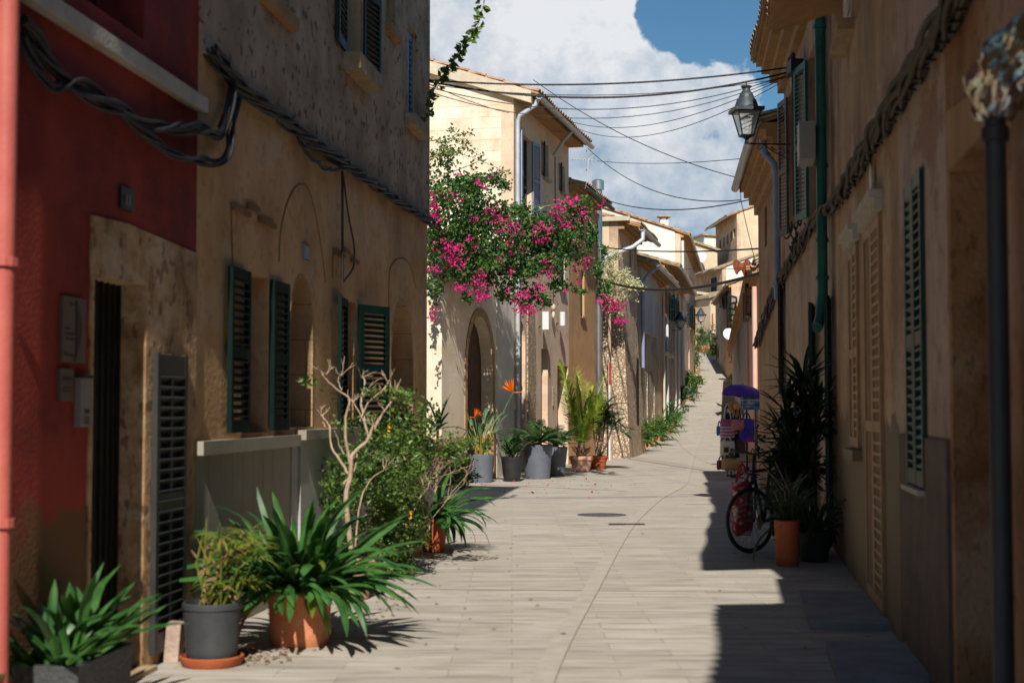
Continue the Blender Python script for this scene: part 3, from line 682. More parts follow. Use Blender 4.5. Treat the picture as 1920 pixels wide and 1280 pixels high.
# battered rubble base
mb = MB(); zt = 4.6
mb.add([(-1.0, -.5, -.3), (2.9, -.5, -.3), (2.9, -.003, -.3), (-1.0, .9, -.3), (-.3, -.2, zt), (2.9, -.2, zt), (2.9, -.003, zt), (-.3, .6, zt)],
       [(0, 3, 2, 1), (4, 5, 6, 7), (0, 1, 5, 4), (1, 2, 6, 5), (2, 3, 7, 6), (3, 0, 4, 7)]); 
MB().box(1.2, 1.7, -.43, -.415, 1.0, 3.2).build('green_door_leaf', m_dkgreen, h.root)
mb.build('buttress', m_rubble, h.root)
# small lean-to filling the gap between ochre and rubble house
h2 = House('courtyard_wall', 'low beige wall recessed between the ochre house and rubble house', (2.2, 44.9), (3.4, 45.6), 'L', cat='wall')
h2.wall(4.6, m_orange); 
# ---- grey and brown row up the slope
def simple_house(name, label, a, b, side, mat, Hpx, slope=.3, D=8, ov=.6, near=None, tile=None, zb=None, wins=(), doors=(), smat=None, gut=True, corn=m_cornice, pan=None):
    zb = gz(a[1]) if zb is None else zb
    h = House(name, label, a, b, side, zb)
    H = h.Z(*Hpx); holes = []; W = []; Dd = []
    for q in wins: r = h.rect(q[0], q[1], q[2], q[3], q[0]); W.append((r, q[4:])); holes.append(rh(*r))
    for q in doors: r = h.rect(q[0], q[1], q[2], q[3], q[0]); r = (r[0], r[1], max(.03, r[2]), r[3]); Dd.append((r, q[4])); holes.append(rh(*r))
    h.wall(H, mat, holes, z0=-1.5); h.body(D, slope, mat, near=near); h.roof(D, slope, ov, tile or m_tile)
    for r, o in W:
        sm = o[0] if o else None
        window(h, *r, rec=.1, smat=sm, shutters=((1, R(165), max(.25, (r[1]-r[0])/2)), (-1, R(165), max(.25, (r[1]-r[0])/2))) if (sm and len(o) < 2) else ((1, 0), (-1, 0)) if sm else (), sill=(.06, .1, .08))
    for r, m_ in Dd: door(h, *r, rec=.15, mat=m_)
    if gut: h.gutter(ov, H-slope*ov+.02)
    if corn: h.cornice(corn, ((.3, .1), (.16, .1)), H-.03)
    return h
D0, D1, D2, D3 = (4.41, 50), (6.18, 58.8), (8.75, 73.5), (12.0, 93)
h = simple_house('grey_house', 'grey house with plaster bay above a rubble base and rust doors', D0, D1, 'L', m_brown, (1200, 492), ov=.7, tile=m_tileold,
    wins=((1209, 1212, 560, 615),), doors=((1203.5, 1206, 690, 800, m_rust), (1212, 1214.5, 700, 800, m_wood), (1220, 1223, 695, 800, m_rust)))
x0, x1 = h.S(1196.5), h.S(1226); z0, z1 = h.Z(1200, 620), h.Z(1200, 500)
MB().box(x0, x1, -.13, -.0005, z0, z1).build('plaster_bay', m_greypl, h.root)
MB().prism([(0, -.4), (h.L*.62, -.4), (h.L*.62, 2.6), (0, 3.0)], -.05, -.0007, [rh(h.S(1203.5), h.S(1206), .03, h.Z(1203.5, 690)), rh(h.S(1212), h.S(1214.5), .03, h.Z(1212, 700))]).build('rubble_base', m_rubble2, h.root)
h.pipe([(.12, -.72, h.H-.25), (.12, -.3, h.H-.6), (.12, -.19, h.H-.8), (.12, -.19, 2.9)], .06, m_bluegrey)
h.pipe([(h.L-.1, -.12, h.H-.3), (h.L-.1, -.12, .3)], .05, m_fascia)
h = simple_house('shuttered_house', 'brown house up the slope with teal shutters and white pipes', D1, D2, 'L', m_brown, (1243, 497), ov=.8, tile=m_tileold,
    wins=((1243, 1246, 540, 590, m_rust), (1252, 1255, 552, 600, m_teal), (1259, 1262, 555, 600, m_dkgreen), (1266, 1268, 560, 600, m_dkgreen)),
    doors=((1242, 1245, 680, 770, m_bluegrey), (1250, 1253, 690, 770, m_wood), (1257, 1259.5, 690, 765, m_whitep), (1264, 1267, 690, 760, m_dark)))
for px in (1248, 1263, 1270):
    s_ = h.S(px); h.pipe([(s_, -.08, h.H-.4), (s_, -.08, .3)], .06, m_whitep)
mb = MB().box(h.S(1243), h.S(1254), -.25, -.0005, 3.3, 3.42); mb.build('balcony_slab', m_fascia, h.root)
h = simple_house('white_house', 'tall house with large white sunlit gable above the row', D2, D3, 'L', m_pinkplaster, (1282, 452), slope=.34, D=13, ov=.5, near=m_white,
    wins=((1281, 1283, 560, 605, m_brownpaint), (1287, 1289, 570, 610, m_dkgreen), (1294, 1296, 575, 615, m_dkgreen), (1282, 1284, 500, 530)),
    doors=((1280, 1283, 655, 740, m_green), (1291, 1293, 650, 705, m_wood)))
h.pipe([(.05, -.1, h.H-.4), (.05, -.1, .3)], .08, m_whitep)
p = at(1245, 430, 78)
ch = thing('chimney_stack', 'small white chimney with flat cap on the white gable roof', 'chimney', (p.x, p.y, 0))
zc_ = at(1245, 405, 78).z
MB().box(-.22, .22, -.22, .22, zc_-1.6, zc_-.25).build('stack', m_white, ch); MB().box(-.35, .35, -.35, .35, zc_-.08, zc_).build('cap', m_tileold, ch)
mb = MB()
for x in (-.17, .17):
    for y in (-.17, .17): mb.box(x-.04, x+.04, y-.04, y+.04, zc_-.25, zc_-.08)
mb.build('cap_post', m_tileold, ch)
# ---- end of the street, up the hill
def facing_house(name, label, pxa, pxb, Y, py_l, py_r, mat, D=7, wins=(), tile=m_tileold, zb=None):
    a = at(pxa, 640, Y); b = at(pxb, 640, Y+.4); zb = gz(Y) if zb is None else zb
    h = House(name, label, (a.x, a.y), (b.x, b.y), 'L', zb)
    zl, zr = h.Z(pxa, py_l), h.Z(pxb, py_r); holes = []; W = []
    for q in wins: r = h.rect(q[0], q[1], q[2], q[3], q[0]); W.append((r, q[4])); holes.append(rh(*r))
    MB().prism([(0, -2), (h.L, -2), (h.L, zr), (0, zl)], 0, .3, holes).build('wall', mat, h.root)
    for x in (0, h.L-.3):
        z_ = zl if x == 0 else zr
        MB().box(x, x+.3, .301, D, -2, z_).build('side_wall', mat, h.root)
    mb = MB(); mb.add([(-.25, -.25, zl+.02), (h.L+.25, -.25, zr+.02), (h.L+.25, D, zr+.02), (-.25, D, zl+.02), (-.25, -.25, zl+.2), (h.L+.25, -.25, zr+.2), (h.L+.25, D, zr+.2), (-.25, D, zl+.2)],
        [(0, 3, 2, 1), (4, 5, 6, 7), (0, 1, 5, 4), (1, 2, 6, 5), (2, 3, 7, 6), (3, 0, 4, 7)]); mb.build('roof', tile, h.root)
    for r, m_ in W: window(h, *r, rec=.1, smat=m_, shutters=((1, 0), (-1, 0)) if m_ else ())
    return h
hs = facing_house('stone_house', 'pale stone house closing the top of the street', 1300, 1332, 106, 550, 556, m_sandstone, wins=((1312.5, 1318, 592, 621, m_dkgreen),), tile=m_fascia)
h = facing_house('buttressed_house', 'narrow pale house with open shutter left of the satellite dish', 1332.5, 1357, 104, 560, 548, m_beige, wins=((1348, 1352, 584, 615, m_dkgreen), (1335, 1338, 588, 620, m_rust)))
h = facing_house('upper_beige_house', 'beige sunlit house with a satellite dish above the rooftops', 1284, 1346, 122, 448, 472, m_beige, wins=((1290, 1293, 482, 495, None),))
UP = h
h = facing_house('upper_white_house', 'small white block showing between the hilltop roofs', 1322, 1350, 140, 442, 444, m_white)
a = at(1355, 600, 108); b = at(1302, 600, 115)
h = House('shaded_house', 'shaded hill house with one dark green shutter under its eave', (a.x, a.y), (b.x, b.y), 'R', gz(108))
h.H = h.Z(1345, 505); q1 = h.rect(1334, 1345, 520, 552, 1338)
h.wall(h.H, m_brown, [rh(*q1)], z0=-2); h.body(7, .35, m_brown, near=m_white); h.roof(7, .35, .7, m_tileold)
window(h, *q1, rec=.1, smat=m_dkgreen, shutters=((1, 0), (-1, 0)))
a = at(1383, 600, 120); b = at(1343, 600, 129)
h = House('hilltop_house', 'tall hilltop house with a row of small windows and lit gable', (a.x, a.y), (b.x, b.y), 'R', gz(120))
H_ = h.Z(1378, 402); ws = [h.rect(px, px+3.5, 442+dy, 460+dy, px) for px, dy in ((1350, 8), (1357, 3), (1364, -2), (1371, -8), (1377, -14))] + [h.rect(px, px+3.5, 498+dy, 515+dy, px) for px, dy in ((1350, 2), (1357, 0), (1364, -2))]
h.wall(H_, m_brown, [rh(*r) for r in ws], z0=-3); h.body(13, .35, m_brown, near=m_beige); h.roof(13, .35, .9, m_tile)
for r in ws: window(h, *r, rec=.1)
h.gutter(.9, H_-.3, .1)
# ---- right side, from the camera outwards
h = House('near_right_house', 'shaded plastered house behind the foil wrapped pipe', (XR(-9), -9), (XR(4.1), 4.1), 'R')
h.wall(6.0, m_r1); h.body(8, .3, m_r1); h.roof(8, .3, .4, m_tile, sa=.0)
h = House('worn_house', 'worn ochre house with a recessed doorway at the right edge', (XR(4.1), 4.1), (XR(7.04), 7.04), 'R')
da, db = h.S(1858), h.S(1786); dz = h.Z(1786, 318); da, db = min(da, db), max(da, db)
h.wall(4.4, m_r0, [rh(da, db, .03, dz)]); h.body(8, .1, m_r0)
MB().box(-.02, h.L+.02, -.06, 8, 4.85, 4.95).build('roof', m_fascia, h.root)
door(h, da, db, .03, dz, .32, m_wood)
MB().prism([(db+.001, 0), (db+.13, 0), (db+.14, 1.2), (db+.1, 1.9), (db+.13, dz), (db+.05, dz+.2), (da, dz+.3), (da, dz+.001), (db+.001, dz+.001)], -.012, -.0005).build('door_surround', m_cornice, h.root)
h = House('plinth_house', 'grey plastered house with dark plinth and a green shuttered window', (XR(7.04), 7.04), (XR(9.04), 9.04), 'R')
q1 = h.rect(1706, 1738, 345, 905, 1706); pz = h.Z(1690, 813)
h.wall(5.6, m_r1, [rh(*q1)], s1=h.L-.001); h.body(8, .3, m_r1); h.roof(8, .3, .66, m_tile, sa=0, sb=0)
MB().prism(rh(0.001, h.L-.002, -.3, pz), -.02, -.0005, [rh(q1[0], q1[1], q1[2], pz-.001)]).build('plinth', m_plinth, h.root)
window(h, *q1, rec=.05, smat=m_green, shutters=((1, 0), (-1, 0)), sill=(.02, .06, .03), sillmat=m_paleslab)
HP = h
h = House('lattice_house', 'buff plastered house with two tall tan lattice shutters', (XR(9.04), 9.04), (XR(14.56), 14.56), 'R')
q1 = h.rect(1597, 1613, 470, 838, 1597); q2 = h.rect(1627, 1657, 432, 1135, 1627); q2 = (q2[0], q2[1], .05, q2[3]); q3 = h.rect(1592, 1607, -40, 62, 1592)
h.wall(5.6, m_r2, [rh(*q1), rh(*q2), rh(*q3)]); h.body(8, .3, m_r2); h.roof(8, .3, .66, m_tile, sa=0, sb=0)
window(h, *q1, rec=.05, smat=m_lattice, shutters=((1, 0), (-1, 0)), lat=True, sill=(.08, .08, .09), sillmat=m_r2, pane=m_dark)
window(h, *q2, rec=.05, smat=m_lattice, shutters=((1, 0), (-1, 0)), lat=True, name='lattice_door', pane=m_dark)
window(h, *q3, rec=.06, smat=m_whitep, shutters=((1, 0), (-1, 0)), sill=(.1, .14, .1), sillmat=m_sill)
for q in (q1, q2):
    mb = MB(); mb.box(q[0]-.08, q[1]+.08, -.06, -.0005, q[3]+.01, q[3]+.09); mb.box(q[0]-.1, q[1]+.1, -.1, -.0005, q[3]+.0905, q[3]+.15); mb.build('lintel', m_paleslab, h.root)
mb = MB()
MB().box(q2[0]-.2, q2[1]+.35, -.55, -.001, -.1, .05).build('doorstep', m_step, h.root)
h5 = HP; MB().box(.2, 1.3, -.5, -.021, -.1, .07).build('doorstep', m_step, h5.root)
HL = h
T0, T1, T2 = (3.34, 14.56), (4.17, 21.6), (4.87, 28)
h = House('russet_house', 'russet house with tall green shutters and projecting ochre cornice', T0, T1, 'R')
g1 = h.rect(1522, 1548, 60, 385, 1535); g2 = h.rect(1484, 1500, 150, 425, 1490); g3 = h.rect(1516, 1530, 572, 800, 1525); g3 = (g3[0], g3[1], .05, g3[3])
g4 = h.rect(1546, 1560, 560, 800, 1550); g4 = (g4[0], g4[1], .05, g4[3])
h.wall(6.96, m_r3, [rh(*g1), rh(*g2), rh(*g3), rh(*g4)], s1=h.L-.001); h.body(8, .3, m_r3); h.roof(8, .3, .5, m_tileold, sa=.05, sb=1.5)  # roof runs past the near wall out of view, added to shade the downpipe
h.cornice(m_cornice, ((.42, .1), (.34, .12), (.22, .14), (.1, .16)), 6.86)
window(h, *g1, rec=.1, smat=m_teal, shutters=((1, R(168), .5), (-1, R(172), .5)))
window(h, *g2, rec=.1, smat=m_brownpaint, shutters=((1, R(168), .45), (-1, R(172), .45)))
window(h, *g3, rec=.1, smat=m_green, shutters=((1, 0), (-1, R(170), .4)), name='green_door'); window(h, *g4, rec=.1, smat=m_green, shutters=((1, 0), (-1, R(170), .4)), name='green_door')
sp = h.S(1562); 
h.pipe([(sp, -.1, 6.6), (sp, -.1, 5.0), (sp, -.1, 2.75), (sp-.02, -.12, 2.5), (sp+.05, -.16, 2.38), (sp+.18, -.18, 2.36)], .056, m_teal, [(sp, -.1, z) for z in (5.6, 4.1, 3.3, 2.9)])
bx = MB().box(sp-.14, sp+.16, -.34, -.18, h.Z(1562, 285), h.Z(1562, 222)); bx.prism([(sp-.14, h.Z(1562, 290)-.06), (sp+.16, h.Z(1562, 290)-.02), (sp+.16, h.Z(1562, 285)-.0005), (sp-.14, h.Z(1562, 285)-.0005)], -.34, -.18); bx.build('junction_box', m_greybox, h.root)
H3R = h
h = House('peeling_house', 'peeling ochre house with grey downpipe behind the wall lantern', T1, T2, 'R')
g1 = h.rect(1462, 1470, 540, 740, 1465); g2 = h.rect(1436, 1441, 380, 460, 1438)
HR4 = 6.0
h.wall(HR4, m_r4, [rh(*g1), rh(*g2)], s1=h.L-.001); h.body(8, .3, m_r4); h.roof(8, .3, .42, m_tileold, sa=.1, sb=-.02)
h.cornice(m_cornice, ((.36, .1), (.28, .12), (.18, .14), (.08, .2)), HR4-.1)
window(h, *g1, rec=.1, smat=m_dkgreen, shutters=((1, 0), (-1, R(170), .4))); window(h, *g2, rec=.1)
h.gutter(.42, HR4-.1, .08)
sp = h.L-.35
h.pipe([(sp, -.3, HR4-.3), (sp, -.28, HR4-.5), (sp, -.14, HR4-.68), (sp, -.1, HR4-.85), (sp, -.1, 3.2)], .055, m_bluegrey, [(sp, -.1, z) for z in (3.4, 4.6)])
HR4h = h
# pink house etc. further up
h = simple_house('pink_house', 'pink house with the rust coloured cloth behind the peeling house', (5.75, 33), (7.9, 48), 'R', m_pink, (1420, 505), ov=.1, near=m_pink, tile=m_tileold,
    wins=((1412, 1415, 540, 600, m_brownpaint),), doors=((1401, 1406, 548, 762, m_dark),))
h.pipe([(h.L-.3, -.1, h.H-.5), (h.L-.3, -.1, .4)], .06, m_pink); h.pipe([(h.L-1.2, -.1, h.H-.5), (h.L-1.2, -.1, .4)], .05, m_whitep)
h = simple_house('balcony_house', 'grey house with a small white balcony high on the slope', (7.9, 48), (13.0, 84), 'R', m_greypl, (1398, 566), ov=.12, tile=m_tileold,
    wins=((1381, 1383, 560, 610, m_dkgreen),), doors=((1387, 1389, 620, 700, m_wood),))
h2 = simple_house('upper_brown_house', 'brown stone house beside the satellite dish uphill', (13.0, 84), (14.2, 99), 'R', m_brown, (1368, 535), ov=.25, near=m_brown, tile=m_tileold,
    wins=((1364, 1366.5, 548, 578, m_dkgreen), (1357, 1359.5, 548, 575, m_dkgreen)), doors=((1366, 1368.5, 625, 670, m_dark),))
p = at(1392, 604, 82)
bl = thing('white_balcony', 'little white railed balcony jutting from the grey house uphill', 'balcony', (p.x, p.y, p.z), 0)
MB().box(-.35, .35, -.4, .9, -.3, 0).build('slab', m_fascia, bl); mb = MB()
for i in range(9): mb.tube([(-.33+.66*i/8, -.38, 0), (-.33+.66*i/8, -.38, .98)], .02, 5)
mb.box(-.35, .35, -.4, -.36, .98, 1.04); mb.build('railing', m_whitep, bl)
def dish(name, label, px, py, Y, r):
    p = at(px, py, Y); o = thing(name, label, 'satellite dish', p)
    prof = [(r*math.sin(t), -.25*r*(1-math.cos(t))*2) for t in [i*.2 for i in range(8)]]
    Mx = Matrix.Rotation(R(70), 4, 'X') @ Matrix.Rotation(R(8), 4, 'Y')
    mb = MB(); mb.lathe([(max(a, .001), -b) for a, b in prof], 20, M=Mx); mb.build('reflector', m_whitep, o, smooth=True)
    mb = MB(); mb.tube([(0, .05, 0), (0, .5, -.2), (0, .5, -r*1.5)], .04, 6); mb.tube([(0, -.1, -r*.9), (0, -.6, -.1)], .02, 5); mb.build('arm', m_zinc, o)
dish('satellite_dish', 'round white satellite dish beside the road at the hill top', 1366, 628, 84, .38)
dish('satellite_dish', 'white satellite dish against the beige house above the roofs', 1310, 482, 121.2, .62)
p = at(1398, 492, 34)
mb = MB(); n = 22; vs = []
for j in range(9):
    for i in range(n):
        x = -.3+.62*i/(n-1); z = .02-.3*j/8*(1+.25*math.sin(i*.9)); y = -.25*j/8+.05*math.sin(i*1.4+j*.5)
        vs.append((x, y, z+.04*math.sin(i*.7)))
mb.add(vs, [(j*n+i, j*n+i+1, (j+1)*n+i+1, (j+1)*n+i) for j in range(8) for i in range(n-1)])
aw = mb.build('hanging_cloth', M('rust_cloth', [(.17, .035, .014), (.24, .055, .022)], bump=.2), None, smooth=True, loc=(p.x, p.y, p.z))
sm = aw.modifiers.new('thickness', 'SOLIDIFY'); sm.thickness = .015
tag(aw, 'rust orange cloth hanging like an awning by the pink house', 'cloth')
#PART2
# ------------------------------------------------------------------ plants
def strip(mb, p, az, el, ln, wd, droop, n=7, fold=.25, tip=.15, curl=0., base=.55):
    """one strap leaf: starts at p towards azimuth az / elevation el and bends down by droop radians"""
    vs = []; p = Vector(p); st = ln/n
    for i in range(n+1):
        t = i/n; e = el - droop*t**1.4; a = az + curl*t
        d = Vector((math.cos(a)*math.cos(e), math.sin(a)*math.cos(e), math.sin(e)))
        side = Vector((-math.sin(a), math.cos(a), 0)); up = d.cross(side)*-1
        ww = wd*(base+(1-base)*min(1, t*2.5)) * (1 if t < .6 else max(.03, 1-((t-.6)/.4)**2*(1-tip)))
        if i == n: ww = wd*.05
        vs += [p - side*ww/2 + up*ww*fold, p, p + side*ww/2 + up*ww*fold]
        p = p + d*st
    mb.add(vs, [q for i in range(n) for q in ((3*i, 3*i+1, 3*i+4, 3*i+3), (3*i+1, 3*i+2, 3*i+5, 3*i+4))])
def leafq(mb, p, ln, wd, rg, flat=0.):
    a = rg.uniform(0, 6.283); e = rg.uniform(-.9, .9)
    d = Vector((math.cos(a)*math.cos(e), math.sin(a)*math.cos(e), math.sin(e)))
    s_ = d.cross(Vector((rg.uniform(-1, 1), rg.uniform(-1, 1), rg.uniform(-.2, 1)))); s_ = s_.normalized() if s_.length > .01 else d.orthogonal()
    nrm = d.cross(s_)*.12*ln; p = Vector(p)
    mb.add([p, p+d*ln*.45+s_*wd/2+nrm, p+d*ln, p+d*ln*.45-s_*wd/2+nrm], [(0, 1, 2), (0, 2, 3)])
def clivia(n, ln, wd, seed, r0=.1, spread=(15, 82), dz=0., droop=(.9, 2.1)):
    rg = random.Random(seed); mb = MB()
    for i in range(n):
        a = rg.uniform(0, 6.283); e = R(rg.uniform(*spread)); l = ln*rg.uniform(.45, 1.15)
        r = r0*math.sqrt(rg.random())
        strip(mb, (r*math.cos(a), r*math.sin(a), dz), a+rg.uniform(-.3, .3), e, l, wd*rg.uniform(.6, 1.15), rg.uniform(*droop), 9, curl=rg.uniform(-.7, .7), fold=rg.uniform(.1, .45), tip=.35)
    return mb
def frond(mb, p, az, el, ln, droop, nl, lw, ll, rg, vee=.5, n=9, sidev=None):
    """feather leaf: a bending rib with leaflets leaving it to both sides"""
    pts = []; p = Vector(p); st = ln/n
    for i in range(n+1):
        t = i/n; e = el-droop*t**1.5; d = Vector((math.cos(az)*math.cos(e), math.sin(az)*math.cos(e), math.sin(e))); pts.append((p.copy(), d)); p = p+d*st
    mb.tube([q[0] for q in pts], [.012*(1-.8*i/n)*max(.5, ln) for i in range(n+1)], 4)
    for i in range(nl):
        t = .12+.88*i/nl; f = t*n; j = min(n-1, int(f)); c, d = pts[j]; c = c + d*st*(f-j)
        sv = Vector((-math.sin(az), math.cos(az), 0)) if sidev is None else sidev
        sv = (sv - d*sv.dot(d)).normalized(); nv = sv.cross(d)
        for sgn in (-1, 1):
            l = ll*(math.sin(math.pi*min(1, t*.85+.12))**.6)*rg.uniform(.85, 1.1); a = R(rg.uniform(38, 58))
            v = (d*math.cos(a) + sv*sgn*math.sin(a) + nv*rg.uniform(-.1, .3)*vee).normalized()
            strip(mb, c, math.atan2(v.y, v.x), math.asin(max(-1, min(1, v.z))), l, lw, rg.uniform(.1, .5), 3, fold=.1)
def bush(n, c, rad, lsz, seed, mb=None, hollow=.35, wob=.35):
    rg = random.Random(seed); mb = mb or MB(); c = Vector(c)
    lobes = [(Vector((rg.gauss(0, .45), rg.gauss(0, .45), rg.gauss(0, .45))), rg.uniform(.25, .55)) for _ in range(16)]
    for i in range(n):
        lc, lr = rg.choice(lobes); q = Vector((rg.gauss(0, 1), rg.gauss(0, 1), rg.gauss(0, 1))).normalized()*lr*(hollow+(1-hollow)*rg.random())
        q = lc + q; p = c + Vector((q.x*rad[0], q.y*rad[1], q.z*rad[2]))
        if p.z < .03: continue
        leafq(mb, p, lsz*rg.uniform(.6, 1.3), lsz*rg.uniform(.35, .6), rg)
    return mb
def branchy(mb, p, d, ln, r, depth, rg, spread=.55, up=.15, tips=None, n=3):
    pts = [Vector(p)]; d = Vector(d).normalized()
    for i in range(4):
        d = (d + Vector((rg.gauss(0, .11), rg.gauss(0, .11), rg.gauss(0, .08)+up*.25))).normalized(); pts.append(pts[-1]+d*ln/4)
    mb.tube(pts, [r*(1-.09*i) for i in range(5)], 6)
    if tips is not None: tips.append(pts[-1])
    if depth:
        for k in range(n if depth > 1 else 2):
            a = Vector((rg.gauss(0, 1), rg.gauss(0, 1), rg.gauss(0, .6))); nd_ = (d + a.normalized()*spread + Vector((0, 0, up))).normalized()
            branchy(mb, pts[2+rg.randrange(3)] if k else pts[-1], nd_, ln*rg.uniform(.55, .85), r*.62, depth-1, rg, spread, up, tips, n)
def pot_parts(root, rt, rb, hh, mat, lip=.03, lipo=.015, saucer=None, soil=True, n=28, z=0., flare=0):
    mb = MB(); zl = hh-lip
    if saucer: z += .02
    prof = [(rb*.96, z), (rb, z+.008)] + [(rb+(rt-rb)*t+flare*math.sin(math.pi*t)*rt, z+.008+(zl-.008)*t) for t in (.25, .5, .75, 1)] + [(rt+lipo, z+zl+.004), (rt+lipo, z+hh-.008), (rt+lipo-.008, z+hh), (rt-.012, z+hh), (rt-.018, z+hh-.05), (rt-.02, z+hh-.051)]
    mb.lathe(prof, n); o = mb.build('pot', mat, root, smooth=True)
    if saucer:
        r = rb*1.22; MB().lathe([(r*.92, 0), (r, .012), (r+.012, .055), (r, .06), (r-.01, .03), (.01, .02)], n).build('saucer', saucer, root, smooth=True)
    if soil: MB().lathe([(.01, z+hh-.045), (rt-.022, z+hh-.045), (rt-.022, z+hh-.03), (.01, z+hh-.018)], 20).build('soil', m_soil, root)
    return z+hh-.03
def potted(name, label, px, py, spec, group=None, loc=None, cat='potted plant', **kw):
    p = loc or gp(px, py); o = thing(name, label, cat, (p.x, p.y, gz(p.y)), 0, group)
    z = pot_parts(o, *spec, **kw) if spec else 0
    return o, z
kk = lambda p: F/p.y
# big clivia in the terracotta pot
p = gp(552, 1218); p.y += .22
o, z = potted('clivia_plant', 'large dark green strap leaved plant in the squat terracotta pot', 0, 0, (.205, .185, .36, m_terra), loc=p, lip=.05, lipo=.012)
clivia(240, .72, .066, 3, .18, (10, 86), z, (.5, 1.9)).build('foliage', m_clivia, o, smooth=True)
rg = random.Random(6); mb = MB()
for i in range(16): strip(mb, (rg.uniform(-.12, .12), rg.uniform(-.15, .05), z), rg.uniform(3.2, 6.2), R(rg.uniform(-5, 60)), rg.uniform(.35, .62), rg.uniform(.035, .06), rg.uniform(.9, 2.4), 8, curl=rg.uniform(-.8, .8), fold=.4)
mb.build('yellowed_leaf', m_papyrus, o)
rg = random.Random(5); mb = MB()
for i in range(16): strip(mb, (rg.uniform(-.3, -.18), rg.uniform(-.1, .1), .3), rg.uniform(2.2, 4), R(rg.uniform(-30, 10)), rg.uniform(.25, .42), .03, 1.2, 5, fold=.3)
mb.build('dead_foliage', m_dry, o)
# papyrus-like plant in the black pot
p = gp(386, 1256); p.y += .16
o, z = potted('yellowing_plant', 'yellowing feathery plant in a charcoal pot on terracotta saucer', 0, 0, (.168, .145, .35, m_potcoal), loc=p, lip=.04, lipo=.008, saucer=m_terradk)
rg = random.Random(8); mb = MB()
for i in range(20):
    a = rg.uniform(0, 6.28); hh = rg.uniform(.12, .42); x, y = rg.uniform(-.08, .14), rg.uniform(-.1, .1)
    tx, ty = x+.22*rg.random()*1.2+.02, y+.14*math.sin(a)
    mb.tube([(x, y, z), ((x+tx)/2, (y+ty)/2, z+hh*.6), (tx, ty, z+hh)], [.006, .005, .004], 4)
    for k in range(11): strip(mb, (tx, ty, z+hh), 6.283*k/11+rg.random()*.3, R(rg.uniform(-5, 35)), rg.uniform(.12, .2), .014, rg.uniform(.6, 1.6), 4, fold=.2)
for i in range(5): mb.tube([(rg.uniform(-.08, .02), rg.uniform(-.05, .05), z), (rg.uniform(-.1, .02), 0, z+.25), (rg.uniform(-.13, .05), 0, z+rg.uniform(.4, .52))], [.009, .008, .003], 5)
mb.build('foliage', m_papyrus, o)
mb = MB()
for i in range(40): leafq(mb, (rg.uniform(-.08, .16), rg.uniform(-.12, .1), z+rg.uniform(.03, .4)), .09, .02, rg)
mb.build('dead_foliage', m_dry, o)
# grey trough at the left edge
m_weave = M('woven_plastic', [(.10, .105, .11), (.14, .145, .15)], rough=.6, scale=30, bump=.8, mode='block', cell=(.03, .012), joint=(.5, .5, .5))
o = thing('window_box', 'woven grey rectangular trough planted with strap leaves at left', 'planter', (-2.12, 6.95, 0), R(83.7))
x0, x1, y0, y1, zt = -.32, .36, -.16, .16, .32; v_ = []
for k, z in ((-.02, 0), (0, zt), (-.03, zt), (-.03, zt-.04)): v_ += [(x0-k, y0-k, z), (x1+k, y0-k, z), (x1+k, y1+k, z), (x0-k, y1+k, z)]
mb = MB().add(v_, [(3, 2, 1, 0)] + [(4*l+i, 4*l+(i+1) % 4, 4*l+4+(i+1) % 4, 4*l+4+i) for l in range(3) for i in range(4)])
mb.build('trough', m_weave, o); MB().box(x0+.035, x1-.035, y0+.035, y1-.035, .2, zt-.035).build('soil', m_soil, o)
rg = random.Random(12); mb = MB()
for i in range(80):
    strip(mb, (rg.uniform(-.28, .3), rg.uniform(-.1, .1), zt-.04), rg.uniform(0, 6.28), R(rg.uniform(22, 86)), rg.uniform(.28, .58), .05, rg.uniform(.2, 1.5), 7, tip=.4)
mb.build('foliage', m_clivia, o, smooth=True)
# leggy bare shrub and the green bush in clay pots
p = Vector((-1.27, 11.4, 0))
o, z = potted('bare_shrub', 'leafless pale branched shrub rising from a clay pot', 0, 0, (.17, .13, .3, m_clay), loc=p, lip=.04)
rg = random.Random(21); mb = MB(); T = []
base = Vector((-.28, .1, z)); 
def pxb(x, y, Y=None): q = at(x, y, Y or p.y+.1); return Vector((q.x-p.x, q.y-p.y, q.z))
def limb(pts, r0, r1, yo=0):
    q = smooth_pts([pxb(a, b)+Vector((rg.gauss(0, .008), yo*i, rg.gauss(0, .006))) for i, (a, b) in enumerate(pts)], 4); n = len(q); r0 *= .66; r1 *= .6
    q = [v+Vector((rg.gauss(0, .003), rg.gauss(0, .003), 0)) for v in q]
    mb.tube(q, [r0+(r1-r0)*i/(n-1) for i in range(n)], 7)
limb([(664, 1095), (650, 940), (657, 890), (660, 850), (688, 828), (698, 800), (724, 768), (742, 740)], .034, .009)
limb([(655, 890), (640, 868), (620, 840), (610, 800), (600, 780), (593, 770)], .018, .006, .04)
limb([(658, 870), (650, 830), (652, 780), (655, 750), (640, 730), (618, 712), (612, 700)], .02, .007, -.03)
limb([(655, 750), (675, 775), (690, 800)], .009, .004, -.05); limb([(640, 730), (636, 715), (640, 702)], .009, .005)
limb([(690, 820), (676, 760), (682, 720), (677, 705)], .016, .009, .05)
limb([(676, 790), (690, 755), (715, 735), (728, 715)], .012, .007, .02); limb([(722, 770), (712, 760), (708, 755)], .01, .006, -.03)
limb([(700, 805), (718, 775), (725, 765)], .012, .006, -.02); limb([(645, 850), (636, 825), (630, 810)], .012, .007, -.06)
limb([(610, 800), (604, 790), (606, 792), (602, 793)], .008, .004); limb([(715, 735), (712, 722)], .007, .005)
limb([(645, 905), (662, 880), (668, 850)], .014, .006, .05); limb([(660, 1090), (672, 960), (690, 900), (720, 880)], .012, .004, .06)
